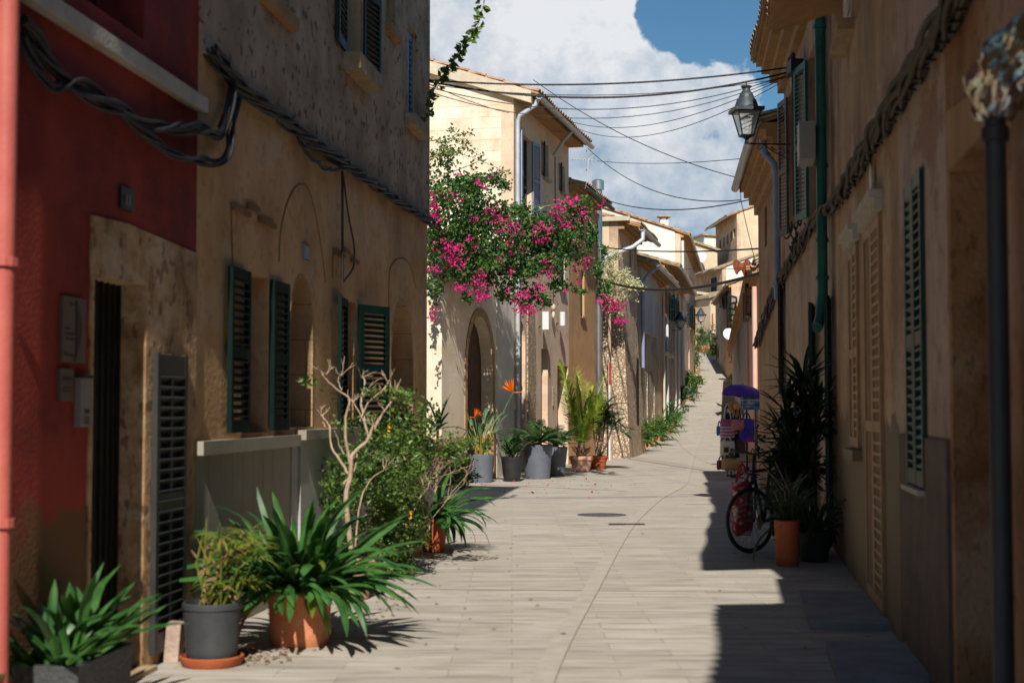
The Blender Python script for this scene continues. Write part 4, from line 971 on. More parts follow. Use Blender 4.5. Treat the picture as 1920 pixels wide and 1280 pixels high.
for (x, y), n2 in (((742, 740), 3), (593, 770), (0)) if 0 else (((742, 742), 3), ((612, 702), 3), ((677, 708), 3), ((728, 717), 3), ((602, 780), 4), ((640, 704), 3), ((700, 800), 3), ((720, 880), 3), ((655, 770), 3), ((682, 740), 2)):
    for k in range(n2): branchy(mb, pxb(x, y), (rg.uniform(-.8, .8), rg.uniform(-.8, .3), rg.uniform(.2, 1.0)), rg.uniform(.05, .12), .0045, 1, rg, .7, .1)
mb.build('branch', m_twig, o, smooth=True)
mb = MB()
for cx, cy in ((575, 713), (588, 716), (690, 735), (742, 738), (752, 742), (765, 745)):
    for i in range(14): leafq(mb, pxb(cx, cy)+Vector((rg.gauss(0, .035), rg.gauss(0, .03), rg.gauss(0, .02))), .055, .03, rg)
limb2 = [pxb(740, 740), pxb(752, 740), pxb(775, 755)]; mb.tube(limb2, .004, 4)
mb.build('foliage', m_bush, o)
p = gp(775, 1050)
o, z = potted('green_bush', 'dense small leaved green bush with dry twigs behind the bare shrub', 0, 0, (.2, .15, .32, m_clay), loc=Vector((p.x-.12, p.y+.35, 0)), lip=.04)
yb = p.y+.35; ob = Vector((p.x-.12, yb, 0))
def bl(x, y, dy=0): q = at(x, y, (12.1 if x < 705 else 13.3)+dy); return q-ob
mb = MB()
for i, (cx, cy, rx, ry, n) in enumerate(((720, 830, 60, 50, 1500), (765, 815, 50, 50, 1200), (690, 890, 70, 60, 1600), (738, 905, 55, 65, 1600), (800, 850, 25, 35, 400), (720, 970, 70, 60, 1500), (752, 985, 34, 50, 800), (860, 840, 35, 35, 500), (640, 930, 40, 60, 700))):
    c = bl(cx, cy, (i % 3-1)*.2); k = F/yb
    bush(int(n*.72), c, (rx/k*1.12, .42, ry/k*1.12), .06, 30+i, mb, .3)
mb.build('foliage', m_bush, o)
mb = MB(); rg = random.Random(4)
for i in range(42): branchy(mb, (rg.uniform(-.35, .3), rg.uniform(-.75, .1), rg.uniform(.25, .8)), (rg.uniform(-.8, .8), rg.uniform(-1.1, .0), .9), rg.uniform(.25, .4), .006, 2, rg, .8, .15)
mb.build('twig', m_twig, o)
mb = MB()
for cx, cy in ((727, 803), (770, 965)): 
    c = bl(cx, cy, -.45)
    for i in range(9): leafq(mb, c+Vector((rg.gauss(0, .015), rg.gauss(0, .015), rg.gauss(0, .015))), .04, .03, rg)
mb.build('blossom', M('yellow_petal', [(.7, .35, .01), (.8, .45, .02)], bump=0), o)
# low light bush behind and trailing plant on the kerb
p = gp(748, 1085)
o, z = potted('trailing_bush', 'low dark trailing greenery on the ground beside the second terracotta pot', 0, 0, None, loc=Vector((p.x-.1, p.y+.25, 0)), cat='plant')
mb = MB(); bush(2000, (0, 0, .2), (.26, .35, .28), .05, 55, mb); bush(500, (.0, .5, .2), (.16, .3, .2), .05, 56, mb); mb.build('foliage', m_bush, o)
p = gp(872, 905)
o, z = potted('light_bush', 'light green low bush just before the first grey pot', 0, 0, None, loc=Vector((p.x-.15, p.y-2.2, 0)), cat='plant')
mb = MB(); bush(1500, (0, 0, .32), (.42, .4, .35), .07, 57, mb); mb.build('foliage', m_bushlt, o)
# second clivia in the tall terracotta pot
p = gp(812, 1036)
o, z = potted('clivia_plant', 'strap leaved plant spilling from a narrow red terracotta pot', 0, 0, (.155, .11, .36, m_terradk), loc=Vector((p.x, p.y+.12, 0)), lip=.04)
clivia(120, .68, .05, 9, .1, (5, 85), z, (.9, 2.2)).build('foliage', m_clivia, o, smooth=True)
# young dracaena on a thin stem
p = gp(815, 1000)
o, z = potted('thin_dracaena', 'thin stemmed young tree with one tuft of sword leaves', 0, 0, (.12, .09, .22, m_clay), loc=Vector((p.x-.02, p.y+.5, 0)))
zt = at(822, 800, p.y+.5).z
mb = MB().tube([(0, 0, z), (.02, 0, zt*.6), (.03, 0, zt)], [.022, .019, .017], 8); mb.build('stem', m_twig, o, smooth=True)
rg = random.Random(2); mb = MB()
for i in range(12): strip(mb, (.03, 0, zt-.03), 6.28*i/12, R(rg.uniform(10, 80)), rg.uniform(.3, .5), .05, rg.uniform(.3, 1.4), 6, tip=.1)
strip(mb, (.03, 0, zt-.25), -.3, R(-20), .45, .06, 1.1, 6)
mb.build('foliage', m_clivia, o, smooth=True)
# ---- pots before the cream house
p = gp(902, 905)
o, z = potted('strelitzia', 'bird of paradise plant with orange blooms in the ribbed slate grey pot', 0, 0, (.27, .23, .58, m_potgrey), loc=Vector((p.x, p.y+.25, 0)), lip=.015, lipo=.0)
rg = random.Random(31); mb = MB(); sm_ = MB()
for i in range(30):
    a = rg.uniform(0, 6.28); tl = rg.uniform(.12, .34); x, y = .15*math.cos(a)*rg.random(), .15*math.sin(a)*rg.random(); l = rg.uniform(.35, .7)
    e = Vector((x+tl*math.cos(a)*.8, y+tl*math.sin(a)*.8, z+l)); sm_.tube([(x, y, z-.01), e], [.013, .008], 5)
    strip(mb, e, a, R(rg.uniform(45, 80)), rg.uniform(.3, .48), .085, rg.uniform(.2, 1.), 6, tip=.1, base=.3)
mb.build('foliage', m_strel, o, smooth=True); sm_.build('leaf_stem', m_stem, o)
def bird(o, x, y, zz, root, sc=1., flip=1):
    st = MB().tube([(0, 0, z), (x*.6, y*.6, zz*.6+z*.4), (x, y, zz)], [.012, .01, .009], 6).build('flower_stem', m_strel, o)
    mb = MB()
    for i in range(9): strip(mb, (x, y, zz), math.pi*(flip < 0)+random.Random(i).uniform(-.6, .6), R(25+9*i), .22*sc, .045*sc, .3, 4, tip=.1, base=.3)
    strip(mb, (x, y, zz), math.pi*(flip > 0), R(5), .2*sc, .05*sc, .1, 4); mb.build('bloom', m_petal, o)
q = at(890, 782, o.location.y); bird(o, q.x-o.location.x, 0, q.z, o, .9)
q = at(962, 735, o.location.y+.4); bird(o, q.x-o.location.x, .4, q.z, o, 1.4, -1)
p = gp(960, 903)
o, z = potted('dark_leaf_plant', 'dark leaved plant in the small tapered black pot', 0, 0, (.235, .17, .52, m_potblack), loc=Vector((p.x, p.y+.22, 0)), lip=.012, lipo=.0, n=4 if 0 else 28)
rg = random.Random(33); mb = MB()
for i in range(36): strip(mb, (rg.uniform(-.1, .1), rg.uniform(-.1, .1), z+rg.uniform(0, .3)), rg.uniform(0, 6.28), R(rg.uniform(15, 85)), rg.uniform(.25, .55), .09, rg.uniform(.5, 1.8), 6, tip=.1, base=.3)
mb.build('foliage', m_palmdk, o, smooth=True)
def cycad(name, label, px, py, spec, n, ln, seed, gr, dy=.25):
    p = gp(px, py); o, z = potted(name, label, 0, 0, spec, gr, loc=Vector((p.x, p.y+dy, 0)), lip=.012, lipo=.0)
    rg = random.Random(seed); mb = MB()
    for i in range(n): frond(mb, (0, 0, z+.04), 6.283*i/n*2.4+rg.random()*.3, R(rg.uniform(14, 58)), 1.45*ln*rg.uniform(.8, 1.1), rg.uniform(.6, 1.2), 30, .034, .2, rg, .25)
    MB().lathe([(.02, z-.01), (.08, z), (.07, z+.08), (.02, z+.12)], 10).build('trunk', m_dry, o); mb.build('foliage', m_cycad, o); return o
cycad('cycad', 'cycad in the broad slate grey pot nearer the street', 1008, 898, (.33, .27, .74, m_potgrey), 22, .62, 41, 'cycads in slate grey pots')
cycad('cycad', 'smaller cycad in the slate grey pot half hidden behind its neighbour', 1042, 893, (.28, .21, .66, m_potgrey), 18, .6, 42, 'cycads in slate grey pots')
p = gp(1091, 885)
o, z = potted('date_palm', 'young yellow green palm with upright fronds in pink terracotta pot', 0, 0, (.27, .2, .38, m_terrapk), loc=Vector((p.x, p.y+.25, 0)), lip=.09, lipo=.025)
rg = random.Random(44); mb = MB()
for az, el, ln in ((.2, 76, 2.1), (2.8, 80, 2.3), (1.2, 78, 1.8), (4.4, 84, 1.9), (5.5, 80, 1.6), (3.4, 76, 1.5), (0., 74, 1.5), (2., 87, 2.1), (3.0, 80, 1.7)): frond(mb, (0, 0, z+.12), az, R(el), ln, .22, 64, .027, .4, rg, .45, sidev=Vector((math.cos(ln*9), .6*math.sin(ln*9), .0)))
mb.build('foliage', m_palm, o); mb = MB(); mb.lathe([(.1, z-.02), (.13, z+.08), (.1, z+.25), (.05, z+.4)], 10)
for i in range(14): strip(mb, (.1*math.cos(i), .1*math.sin(i), z+.05+.02*(i % 5)), i, R(50), .25, .05, .5, 4)
mb.build('trunk', m_dry, o)
p = gp(1122, 880)
o, z = potted('fan_palm', 'bushy dark palm in the orange terracotta pot by the rubble wall', 0, 0, (.25, .18, .34, m_terradk), loc=Vector((p.x, p.y+.3, 0)), lip=.06)
rg = random.Random(45); mb = MB(); tr = MB()
for (sx_, sy_, sz_) in ((0, 0, .75), (.2, .1, .95), (.35, -.05, .7), (-.12, .1, 1.05), (.15, -.1, 1.2)):
    tr.tube([(sx_*.2, sy_*.2, z), (sx_*.7, sy_, z+sz_*.5), (sx_, sy_, z+sz_)], [.03, .025, .02], 7)
    for i in range(15): frond(mb, (sx_, sy_, z+sz_), 6.28*i/15+rg.random(), R(rg.uniform(-10, 70)), rg.uniform(.45, .75), .9, 16, .024, .26, rg, .3, 5)
mb.build('foliage', m_palmdk, o); tr.build('trunk', m_twig, o)
# ---- row of plants up the slope
row = [(1187, 850, .22, .62, m_clay, m_bush, 'leafy plant in pale clay pot, nearest of the uphill row'), (1203, 846, .2, .55, m_terra, m_cycad, 'leafy plant in tilted clay pot, second of the uphill row'),
       (1222, 836, .2, .6, m_terra, m_bushlt, 'bushy plant in terracotta pot below the rust door'), (1238, 826, .2, .6, m_terra, m_bush, 'bushy plant in terracotta pot below the grey bay'),
       (1252, 812, .2, .62, m_terra, m_cycad, 'dense green plant in terracotta pot, last before the row breaks'), (1263, 800, .18, .5, m_terra, m_bush, 'small green plant beside the white door uphill')]
for i, (px, py, pr, ph, pm, lm, lab) in enumerate(row):
    p = gp(px, py); o, z = potted('leafy_plant', lab, 0, 0, (pr, pr*.75, pr*1.7, pm), 'potted plants along the sloping row', loc=Vector((p.x, p.y+.1, 0)), lip=.04)
    mb = clivia(80, ph*1.6, .08, 60+i, .14, (15, 85), z, (.8, 2.2)); bush(420, (0, 0, z+.38), (.55, .5, .42), .1, 70+i, mb); mb.build('foliage', lm, o)
row2 = [(1278, 764, .24, .55, m_terrapk, m_palmdk, 'dark spiky plant in pink pot under the street lantern', 1), (1290, 752, .2, .9, m_clay, m_bushlt, 'tall pale leaved bush uphill beyond the spiky plant', 0),
        (1301, 740, .24, .6, m_potgrey, m_bushlt, 'pale bush in blue grey pot at the bend', 0), (1308, 700, .2, 1.5, m_clay, m_bush, 'climbing dark green shrub on the wall at the bend', 0)]
for i, (px, py, pr, ph, pm, lm, lab, kind) in enumerate(row2):
    p = gp(px, py); o, z = potted('uphill_plant', lab, 0, 0, (pr, pr*.75, pr*1.7, pm), 'plants at the bend of the street', loc=Vector((p.x, p.y+.1, 0)), lip=.04)
    mb = MB()
    if kind: mb = clivia(60, 1.0, .09, 80+i, .12, (15, 85), z, (.8, 2.))
    bush(620, (0, 0, z+ph*.6), (.6, .5, ph*.75), .15, 85+i, mb); mb.build('foliage', lm, o)
far = [(1317.5, 660, .38, m_terra, 'round shrub in terracotta pot, left of the pair at the top'), (1332, 665, .36, m_clay, 'round shrub in pale pot, right of the pair at the top')]
for i, (px, py, pr, pm, lab) in enumerate(far):
    p = gp(px, py); o, z = potted('round_shrub', lab, 0, 0, (pr, pr*.75, pr*1.2, pm), 'pair of round shrubs at the top of street', loc=p, lip=.06)
    mb = MB(); bush(600, (0, 0, z+.75), (.65, .6, .85), .16, 95+i, mb); mb.tube([(0, 0, z-.1), (0, 0, z+.7)], .04, 6); mb.build('foliage', m_palmdk, o)
for i, (px, py, lab) in enumerate(((1349, 676, 'leafy plant in terracotta pot, farther one on the right kerb uphill'), (1357, 681, 'leafy plant in terracotta pot, nearer one on the right kerb uphill'))):
    p = gp(px, py); o, z = potted('leafy_plant', lab, 0, 0, (.3, .22, .5, m_terradk), 'leafy plants on the right kerb uphill', loc=p, lip=.06)
    mb = clivia(60, 1.0, .12, 100+i, .15, (10, 85), z, (.8, 2.2)); bush(300, (0, 0, z+.5), (.7, .6, .6), .16, 103+i, mb); mb.build('foliage', m_bushlt, o)
p = gp(1386, 722)
o, z = potted('flowering_shrub', 'white flowered climbing shrub against the wall behind the purple umbrella', 0, 0, None, loc=p, cat='shrub')
mb = MB(); bush(1700, (.3, 0, 1.0), (.8, .6, 1.5), .14, 110, mb); mb.build('foliage', m_bush, o); mb = MB(); bush(420, (0, -.2, 1.8), (.5, .5, .9), .12, 111, mb, .8); mb.build('blossom', m_pale, o)
# pale bushy tree by the rubble house
p = at(1158, 850, 44.2)
o = thing('pale_tree', 'small tree with pale creamy foliage in front of the rubble house', 'tree', (p.x, p.y-.7, 0))
def tl(x, y): q = at(x, y, 44.2-.7); return q-Vector((p.x, p.y-.7, 0))
mb = MB(); q = [tl(1143, 640), tl(1143, 600), tl(1148, 565), tl(1152, 540)]; mb.tube([Vector((-.25, .1, 0))]+q, [.05, .045, .04, .035, .02], 7)
rg = random.Random(77); tp = []
for e in ((1135, 520), (1160, 510), (1175, 530), (1150, 500), (1185, 535)): mb.tube([q[2], q[3], tl(*e)], [.03, .022, .008], 5)
mb.build('trunk', m_twig, o)
mb = MB(); k = F/43.5
for i, (cx, cy, rx, ry, n) in enumerate(((1150, 500, 26, 26, 900), (1140, 530, 18, 22, 500), (1170, 525, 26, 22, 800), (1158, 550, 26, 20, 500), (1185, 535, 12, 18, 260), (1135, 500, 12, 14, 200))):
    bush(n, tl(cx, cy), (rx/k*1.15, .4, ry/k*1.15), .085, 120+i, mb, .35)
mb.build('crown', m_pale, o)
# ---- the magenta climber
YB = 26.6
o = thing('bougainvillea', 'magenta flowering climber spilling over the cream house towards the street', 'climber', (-.6, YB, 0))
bo = Vector((-.6, YB, 0)); kB = F/YB
def bq(x, y, dy=0): return at(x, y, YB+.2+min(2.9, max(0, x-800)*.0155)+dy)-bo   # follows the house front
rg = random.Random(200); mb = MB()
blobs = [(860, 400, 75, 70, 1500), (925, 450, 105, 62, 2400), (1010, 465, 80, 62, 1700), (835, 345, 50, 36, 620), (900, 345, 45, 25, 200), (1050, 425, 45, 45, 600), (975, 530, 55, 34, 600), (890, 510, 60, 30, 550),
         (1075, 395, 45, 22, 260), (1113, 460, 13, 30, 130), (1126, 505, 12, 32, 230), (1136, 550, 13, 28, 200), (1152, 580, 26, 18, 90), (812, 450, 20, 80, 420), (812, 545, 12, 40, 120), (960, 395, 60, 26, 260), (1000, 560, 25, 16, 90), (1060, 540, 22, 14, 70), (1085, 545, 15, 8, 25), (880, 560, 12, 18, 40), (1040, 500, 30, 30, 240), (990, 390, 30, 10, 60)]
for cx, cy, rx, ry, n in blobs:
    subs = [(rg.gauss(0, .55), rg.gauss(0, .55), rg.gauss(0, .5)) for _ in range(max(3, n//60))]
    for i in range(int(n*1.9)):
        sx_, sy_, sz_ = rg.choice(subs); x = cx + rx*(sx_+rg.gauss(0, .2)); y = cy + ry*(sz_+rg.gauss(0, .22)); dy = .55*(sy_+rg.gauss(0, .25))
        if abs(x-cx) > rx*1.35 or abs(y-cy) > ry*1.35 or x < 797: continue
        leafq(mb, bq(x, y, dy), rg.uniform(.055, .105), rg.uniform(.045, .075), rg)
mb.build('foliage', m_boug, o)
mb = MB()
clus = [(812, 380, 13, 20, 60), (815, 405, 10, 18, 50), (850, 366, 10, 10, 26), (940, 412, 24, 14, 60), (962, 432, 20, 20, 70), (920, 398, 12, 10, 26), (845, 465, 28, 22, 110), (855, 487, 20, 14, 60), (1050, 386, 20, 13, 60), (1075, 377, 10, 8, 30), (1092, 402, 14, 16, 45), (1020, 430, 15, 10, 36), (1012, 450, 24, 9, 60), (1060, 422, 15, 12, 45), (1080, 455, 12, 10, 30), (900, 535, 22, 26, 100), (905, 556, 16, 14, 50), (985, 580, 22, 16, 110), (975, 553, 18, 14, 60), (960, 510, 10, 8, 18), (1030, 510, 14, 18, 50), (1096, 495, 10, 12, 26), (1148, 572, 26, 14, 100), (1162, 598, 16, 10, 50), (1134, 562, 10, 10, 36), (860, 538, 15, 9, 34), (812, 590, 9, 14, 34), (812, 502, 18, 10, 30), (1128, 380, 9, 7, 16), (905, 350, 8, 6, 14), (1105, 490, 10, 12, 20), (935, 490, 10, 14, 26), (1010, 545, 14, 18, 44), (1045, 405, 14, 9, 30), (895, 340, 6, 6, 10), (980, 470, 8, 8, 14), (1080, 505, 8, 9, 16), (1083, 372, 7, 6, 14), (1060, 545, 6, 6, 10), (890, 460, 7, 12, 16), (1085, 530, 10, 7, 12)]
for i in range(22): 
    cx, cy, rx, ry, n = rg.choice(blobs[:8]); clus.append((cx+rx*rg.uniform(-.9, .9), cy+ry*rg.uniform(-.9, .9), 6, 6, 8))
for cx, cy, rx, ry, n in clus:
    for i in range(int(n*.66)):
        x = cx+rx*rg.gauss(0, .5); y = cy+ry*rg.gauss(0, .5)
        if x < 797: continue
        c = bq(x, y, -.55+rg.uniform(-.2, .15))
        for t in range(3): leafq(mb, c, .05, .045, rg)
mb.build('blossom', m_bract, o)
mb = MB()
def vine(pts, r=.012, dy=0): 
    q = smooth_pts([bq(a, b, dy) for a, b in pts], 5); mb.tube(q, [r*(1-.7*i/len(q)) for i in range(len(q))], 5); return q
V = [vine(a) for a in (((820, 520), (850, 450), (930, 420), (1000, 430), (1080, 400), (1120, 440), (1130, 520), (1150, 580)), ((830, 400), (900, 370), (980, 390), (1060, 380)), ((850, 460), (930, 480), (1000, 520), (1060, 540)), ((800, 300), (840, 290), (870, 290), (950, 322)), ((800, 340), (900, 300), (880, 280), (848, 240)), ((810, 300), (850, 260), (885, 248)), ((820, 350), (900, 330), (955, 318)), ((812, 500), (812, 600)))]
mb.build('stem', m_twig, o)
mb = MB()
for q in V[3:7]:
    for c in q[3:]:
        for i in range(5): leafq(mb, c+Vector((rg.gauss(0, .05), rg.gauss(0, .05), rg.gauss(0, .05))), .08, .05, rg)
bush(260, bq(830, 285), (.35, .3, .2), .08, 205, mb); bush(160, bq(850, 268), (.3, .2, .25), .07, 206, mb)
mb.build('tendril_leaves', m_bushlt, o)
Yv = 17.2
o = thing('hanging_vine', 'long leafy vine strand hanging across the sky by the tan house corner', 'climber', tuple(at(800, 210, Yv)))
vo = at(800, 210, Yv); q = smooth_pts([at(a, b, Yv)-vo for a, b in ((918, -60), (905, 15), (890, 60), (870, 80), (850, 115), (832, 140), (810, 175), (800, 215))], 8)
MB().tube(q, .007, 5).build('stem', m_twig, o); mb = MB()
for c in q:
    for i in range(3): leafq(mb, c+Vector((rg.gauss(0, .02), rg.gauss(0, .02), rg.gauss(0, .02)-.02)), .1, .07, rg)
mb.build('foliage', m_bushlt, o)
# ---- shaded plants on the right
def yucca(mb, tr, base, top, n, ln, rg):
    b = Vector(base); t = Vector(top); tr.tube([b, b.lerp(t, .5)+Vector((.04, 0, 0)), t], [.05, .04, .035], 8)
    for i in range(n): strip(mb, t-Vector((0, 0, rg.uniform(0, .45))), rg.uniform(0, 6.28), R(rg.uniform(-25, 85)), ln*rg.uniform(.7, 1.1), .05, rg.uniform(.1, .8), 6, tip=.05, fold=.2)
p = Vector((3.02, 15.0, 0))
o, z = potted('yucca', 'large dark spiky yucca against the green doors on the right', 0, 0, (.24, .2, .42, m_potblack), loc=p)
rg = random.Random(301); mb = MB(); tr = MB()
for tx, ty, tz in ((.05, 0, 1.85), (-.12, .1, 1.5), (.15, -.1, 1.6), (-.05, -.15, 1.2), (.12, .2, 1.3), (-.12, 0, 1.0)): yucca(mb, tr, (tx*.2, ty*.2, z), (tx, ty, tz), 70, .44, rg)
mb.build('foliage', m_yucca, o, smooth=True); tr.build('trunk', m_wood, o)
p = gp(1481, 1063); p.y += .12
o, z = potted('grassy_plant', 'dark grassy plant in the tall straight terracotta pot on right', 0, 0, (.122, .11, .44, m_terradk), loc=p, lip=.015, lipo=.002)
rg = random.Random(302); mb = MB()
for i in range(90): strip(mb, (rg.uniform(-.06, .06), rg.uniform(-.06, .06), z), rg.uniform(0, 6.28), R(rg.uniform(40, 88)), rg.uniform(.35, .65), .016, rg.uniform(.3, 1.8), 7, tip=.05)
mb.build('foliage', m_grass, o)
mb = MB()
for i in range(5): mb.tube([(0, 0, z), (rg.uniform(-.2, .1), 0, z+.3), (rg.uniform(-.3, .25), 0, z+rg.uniform(.4, .6))], [.006, .004, .002], 4)
mb.build('dry_stalk', m_twig, o)
p = gp(1452, 1040); p.y += .5
o, z = potted('dim_bush', 'dim leafy plant in an orange pot behind the tall terracotta pot', 0, 0, (.16, .12, .3, m_terradk), loc=Vector((p.x+.3, p.y, 0)))
mb = MB(); bush(900, (.05, 0, z+.35), (.24, .3, .4), .07, 303, mb); mb.build('foliage', m_yucca, o)
p = Vector((3.0, 14.2, 0))
o, z = potted('arching_plant', 'dark arching plant at the wall foot beside the lattice house', 0, 0, (.17, .13, .3, m_potblack), loc=p)
clivia(70, .85, .035, 304, .1, (20, 88), z, (.8, 2.6)).build('foliage', m_grass, o)
p = Vector((4.0, 21.5, 0))
o, z = potted('dim_bush', 'tall dim shrub between the souvenir stand and bicycle', 0, 0, (.2, .16, .35, m_potblack), loc=p)
mb = MB(); bush(900, (.05, 0, .8), (.2, .3, .6), .08, 305, mb); mb.build('foliage', m_yucca, o)
# ------------------------------------------------------------------ street lanterns
def lantern(root, gm=m_glass, arm=.72, sgn=1):
    """lantern hung at the root's origin (foot of the lamp body); arm runs along +x*sgn to the wall"""
    fr = MB(); w0, w1, hh = .095, .185, .4
    for sx_ in (-1, 1):
        for sy_ in (-1, 1): fr.tube([(sx_*w0, sy_*w0, .1), (sx_*w1, sy_*w1, .1+hh)], .012, 5)
    for w_, z in ((w0, .1), (w1, .5)):
        for (a, b) in (((-w_, -w_), (w_, -w_)), ((w_, -w_), (w_, w_)), ((w_, w_), (-w_, w_)), ((-w_, w_), (-w_, -w_))): fr.tube([(*a, z), (*b, z)], .015, 5)
    fr.lathe([(.02, -.02), (.035, 0), (.02, .03), (.05, .06), (.1, .09), (.1, .1)], 10)
    fr.build('lamp_frame', m_black, root)
    gl_ = MB(); gl_.add([(-w0, -w0, .11), (w0, -w0, .11), (w0, w0, .11), (-w0, w0, .11), (-w1, -w1, .49), (w1, -w1, .49), (w1, w1, .49), (-w1, w1, .49)], [(0, 1, 5, 4), (1, 2, 6, 5), (2, 3, 7, 6), (3, 0, 4, 7)])
    gl_.build('lamp_glass', gm, root)
    b = MB(); b.ball((0, 0, .22), .045, 10, 6); b.lathe([(.03, .1), (.03, .18)], 8); b.lathe([(.12, .36), (.125, .37), (.02, .44)], 12); b.build('bulb', m_whitep, root, smooth=True)
    r = MB(); r.add([(x*s_, y*s_, z) for s_, z in ((.24, .5), (.24, .56)) for x, y in ((-1, -1), (1, -1), (1, 1), (-1, 1))], [(0, 3, 2, 1), (4, 5, 6, 7), (0, 1, 5, 4), (1, 2, 6, 5), (2, 3, 7, 6), (3, 0, 4, 7)])
    r.lathe([(.21, .56), (.2, .58), (.16, .7), (.13, .74), (.125, .76), (.1, .82), (.065, .86), (.06, .9), (.085, .92), (.09, .94), (.03, .95), (.012, .955), (.01, 1.0)], 16)
    r.build('lamp_cap', m_lampcap, root, smooth=True)
    a = MB(); a.tube([(-.03*sgn, 0, -.03), (arm*sgn, 0, -.03)], .014, 6); a.tube([(.28*sgn, 0, -.04), (arm*.6*sgn, 0, -.16), (arm*sgn, 0, -.29)], .009, 5)
    for cx, cz, r0, s2 in ((.22, -.1, .05, 1), (.42, -.1, .045, -1), (.36, -.2, .04, 1), (.66, -.14, .05, -1)):
        a.tube([(cx*sgn+r0*(1-t/14)*math.cos(s2*t*.75)*sgn, 0, cz+r0*(1-t/14)*math.sin(s2*t*.75)) for t in range(12)], .007, 5)
    a.build('bracket', m_black, root)
m_lampcap = M('lamp_verdigris', [(.035, .045, .052), (.07, .085, .095)], rough=.5, metal=.3, scale=6, bump=.15)
q = at(1400, 266, 18.9)
o = thing('wall_lantern', 'large black wall lantern on scrolled bracket, nearest on the right', 'lantern', q, R(6), 'wall lanterns along the street'); lantern(o, arm=.74); o.scale = (.82, .82, .8)
q = at(1275, 618, 66); o2 = copy_tree(o); o2.location = q; o2.rotation_euler = (0, 0, R(190)); o2.scale = (1.1, 1.1, .85)
tag(o2, 'wall lantern above the white pipes of the shuttered house', 'lantern', 'wall lanterns along the street')
q = at(1314, 606, 84); o3 = copy_tree(o); o3.location = q; o3.rotation_euler = (0, 0, R(190)); o3.scale = (1.25, 1.25, .95)
tag(o3, 'smallest wall lantern seen against the pale stone house at the top', 'lantern', 'wall lanterns along the street')
# ------------------------------------------------------------------ wires and cables
def catenary(a, b, sag, n=18):
    return [a.lerp(b, i/n) - Vector((0, 0, sag*4*(i/n)*(1-i/n))) for i in range(n+1)]
def wire(label, a, b, sag, r, grp='wires strung across the street'):
    m_ = a.lerp(b, .5); o = MB().tube([q-m_ for q in catenary(a, b, sag*.85)], r*.72, 6).build('overhead_wire', m_cable, None, loc=tuple(m_)); tag(o, label, 'wire', grp)
YA, YR = 17.9, 18.4
A_ = lambda x, y: at(x, y, YA); B_ = lambda x, y: at(x, y, YR)
wire('thick upper wire running from tan house to the russet house cornice', A_(798, 150), B_(1508, 122), .17, .016)
wire('thick lower wire sagging from the tan house to the russet house', A_(798, 152), B_(1500, 130), .34, .018)
wire('thin wire just above the thick lower one', A_(798, 158), B_(1480, 145), .22, .007)
wire('thin wire just below the thick lower one', A_(798, 162), B_(1480, 140), .44, .008)
wire('thin wire crossing behind the top of the near lantern', A_(798, 170), B_(1485, 138), .55, .007)
wire('lowest thin wire ending beside the near lantern', at(1060, 225, 34), B_(1500, 132), .5, .009)
wire('thin wire under the gable eave towards the near lantern', at(1075, 238, 36), B_(1500, 134), .62, .009)
wire('diagonal wire from the gable eave down to the peeling house', at(1000, 150, 31), at(1389, 335, 27), .3, .012)
wire('second diagonal wire sagging to the peeling house corner', at(1102, 278, 38.5), at(1389, 375, 27), .55, .014)
wire('faint level wire behind the near lantern arm', at(1120, 302, 42), at(1425, 294, 28), .12, .011)
wire('wire from the ochre house eave to the peeling house', at(1128, 372, 43), at(1424, 370, 28), .35, .018)
wire('short hanging wire joining the two diagonal wires', at(1389, 335, 27), at(1389, 375, 27), 0, .01)
wire('dark wire in front of the white gable', at(1118, 462, 43), at(1424, 466, 28), .12, .024)
wire('thick drooping cable across the row of roofs', at(1122, 522, 43), at(1424, 512, 28), .4, .045)
wire('thin wire over the distant shaded house', at(1262, 500, 60), at(1424, 500, 28), .1, .01)
wire('loose wire dropping from the peeling house eave', at(1389, 375, 27), at(1424, 520, 27.8), .05, .009)
wire('wire across the tan house top by the vine', A_(798, 155), at(955, 212, 31), .05, .009)
def braid(pts, R0, r, n, tw, name, label, mat, grp=None, cat='cable bundle', step=.02, seed=0):
    q = smooth_pts(pts, 8); m0 = pts[0].copy(); L_ = 0; mb = MB(); rg = random.Random(seed)
    dense = []
    for a, b in zip(q, q[1:]):
        k = max(1, int((b-a).length/step))
        dense += [a.lerp(b, i/k) for i in range(k)]
    dense.append(q[-1]); m_ = len(dense)
    for s_ in range(n):
        path = []; ph = 6.283*s_/n; L_ = 0
        for i, c in enumerate(dense):
            d = (dense[min(i+1, m_-1)]-dense[max(i-1, 0)]).normalized(); u = d.cross(Vector((0, 0, 1))); u = u.normalized() if u.length > .05 else Vector((1, 0, 0)); v = u.cross(d)
            if i: L_ += (c-dense[i-1]).length
            a = ph+L_*tw; rr = R0*(1+.45*math.sin(L_*2.3+s_*2)+.25*math.sin(L_*7.7+s_*5)); a += .7*math.sin(L_*1.7+s_*3)
            path.append(c+(u*math.cos(a)+v*math.sin(a))*rr-m0)
        mb.tube(path, r, 6)
    o = mb.build(name, mat, None, smooth=True, loc=tuple(m0)); tag(o, label, cat, grp); return o
def onf(h, px, py, out=.07): s_, z_ = h.uv(px, py); return h.w(s_, -out, z_)
braid([onf(HR, *q) for q in ((12, 40), (30, 60), (70, 120), (120, 165), (200, 205), (250, 230), (300, 240), (345, 242), (372, 246))]+[onf(HT, 395, 250), onf(HT, 412, 190), onf(HT, 420, 160)], .026, .012, 6, 4, 'cable_bundle', 'upper twisted cable bundle across the red house', m_cable, 'twisted cable bundles on the left walls')
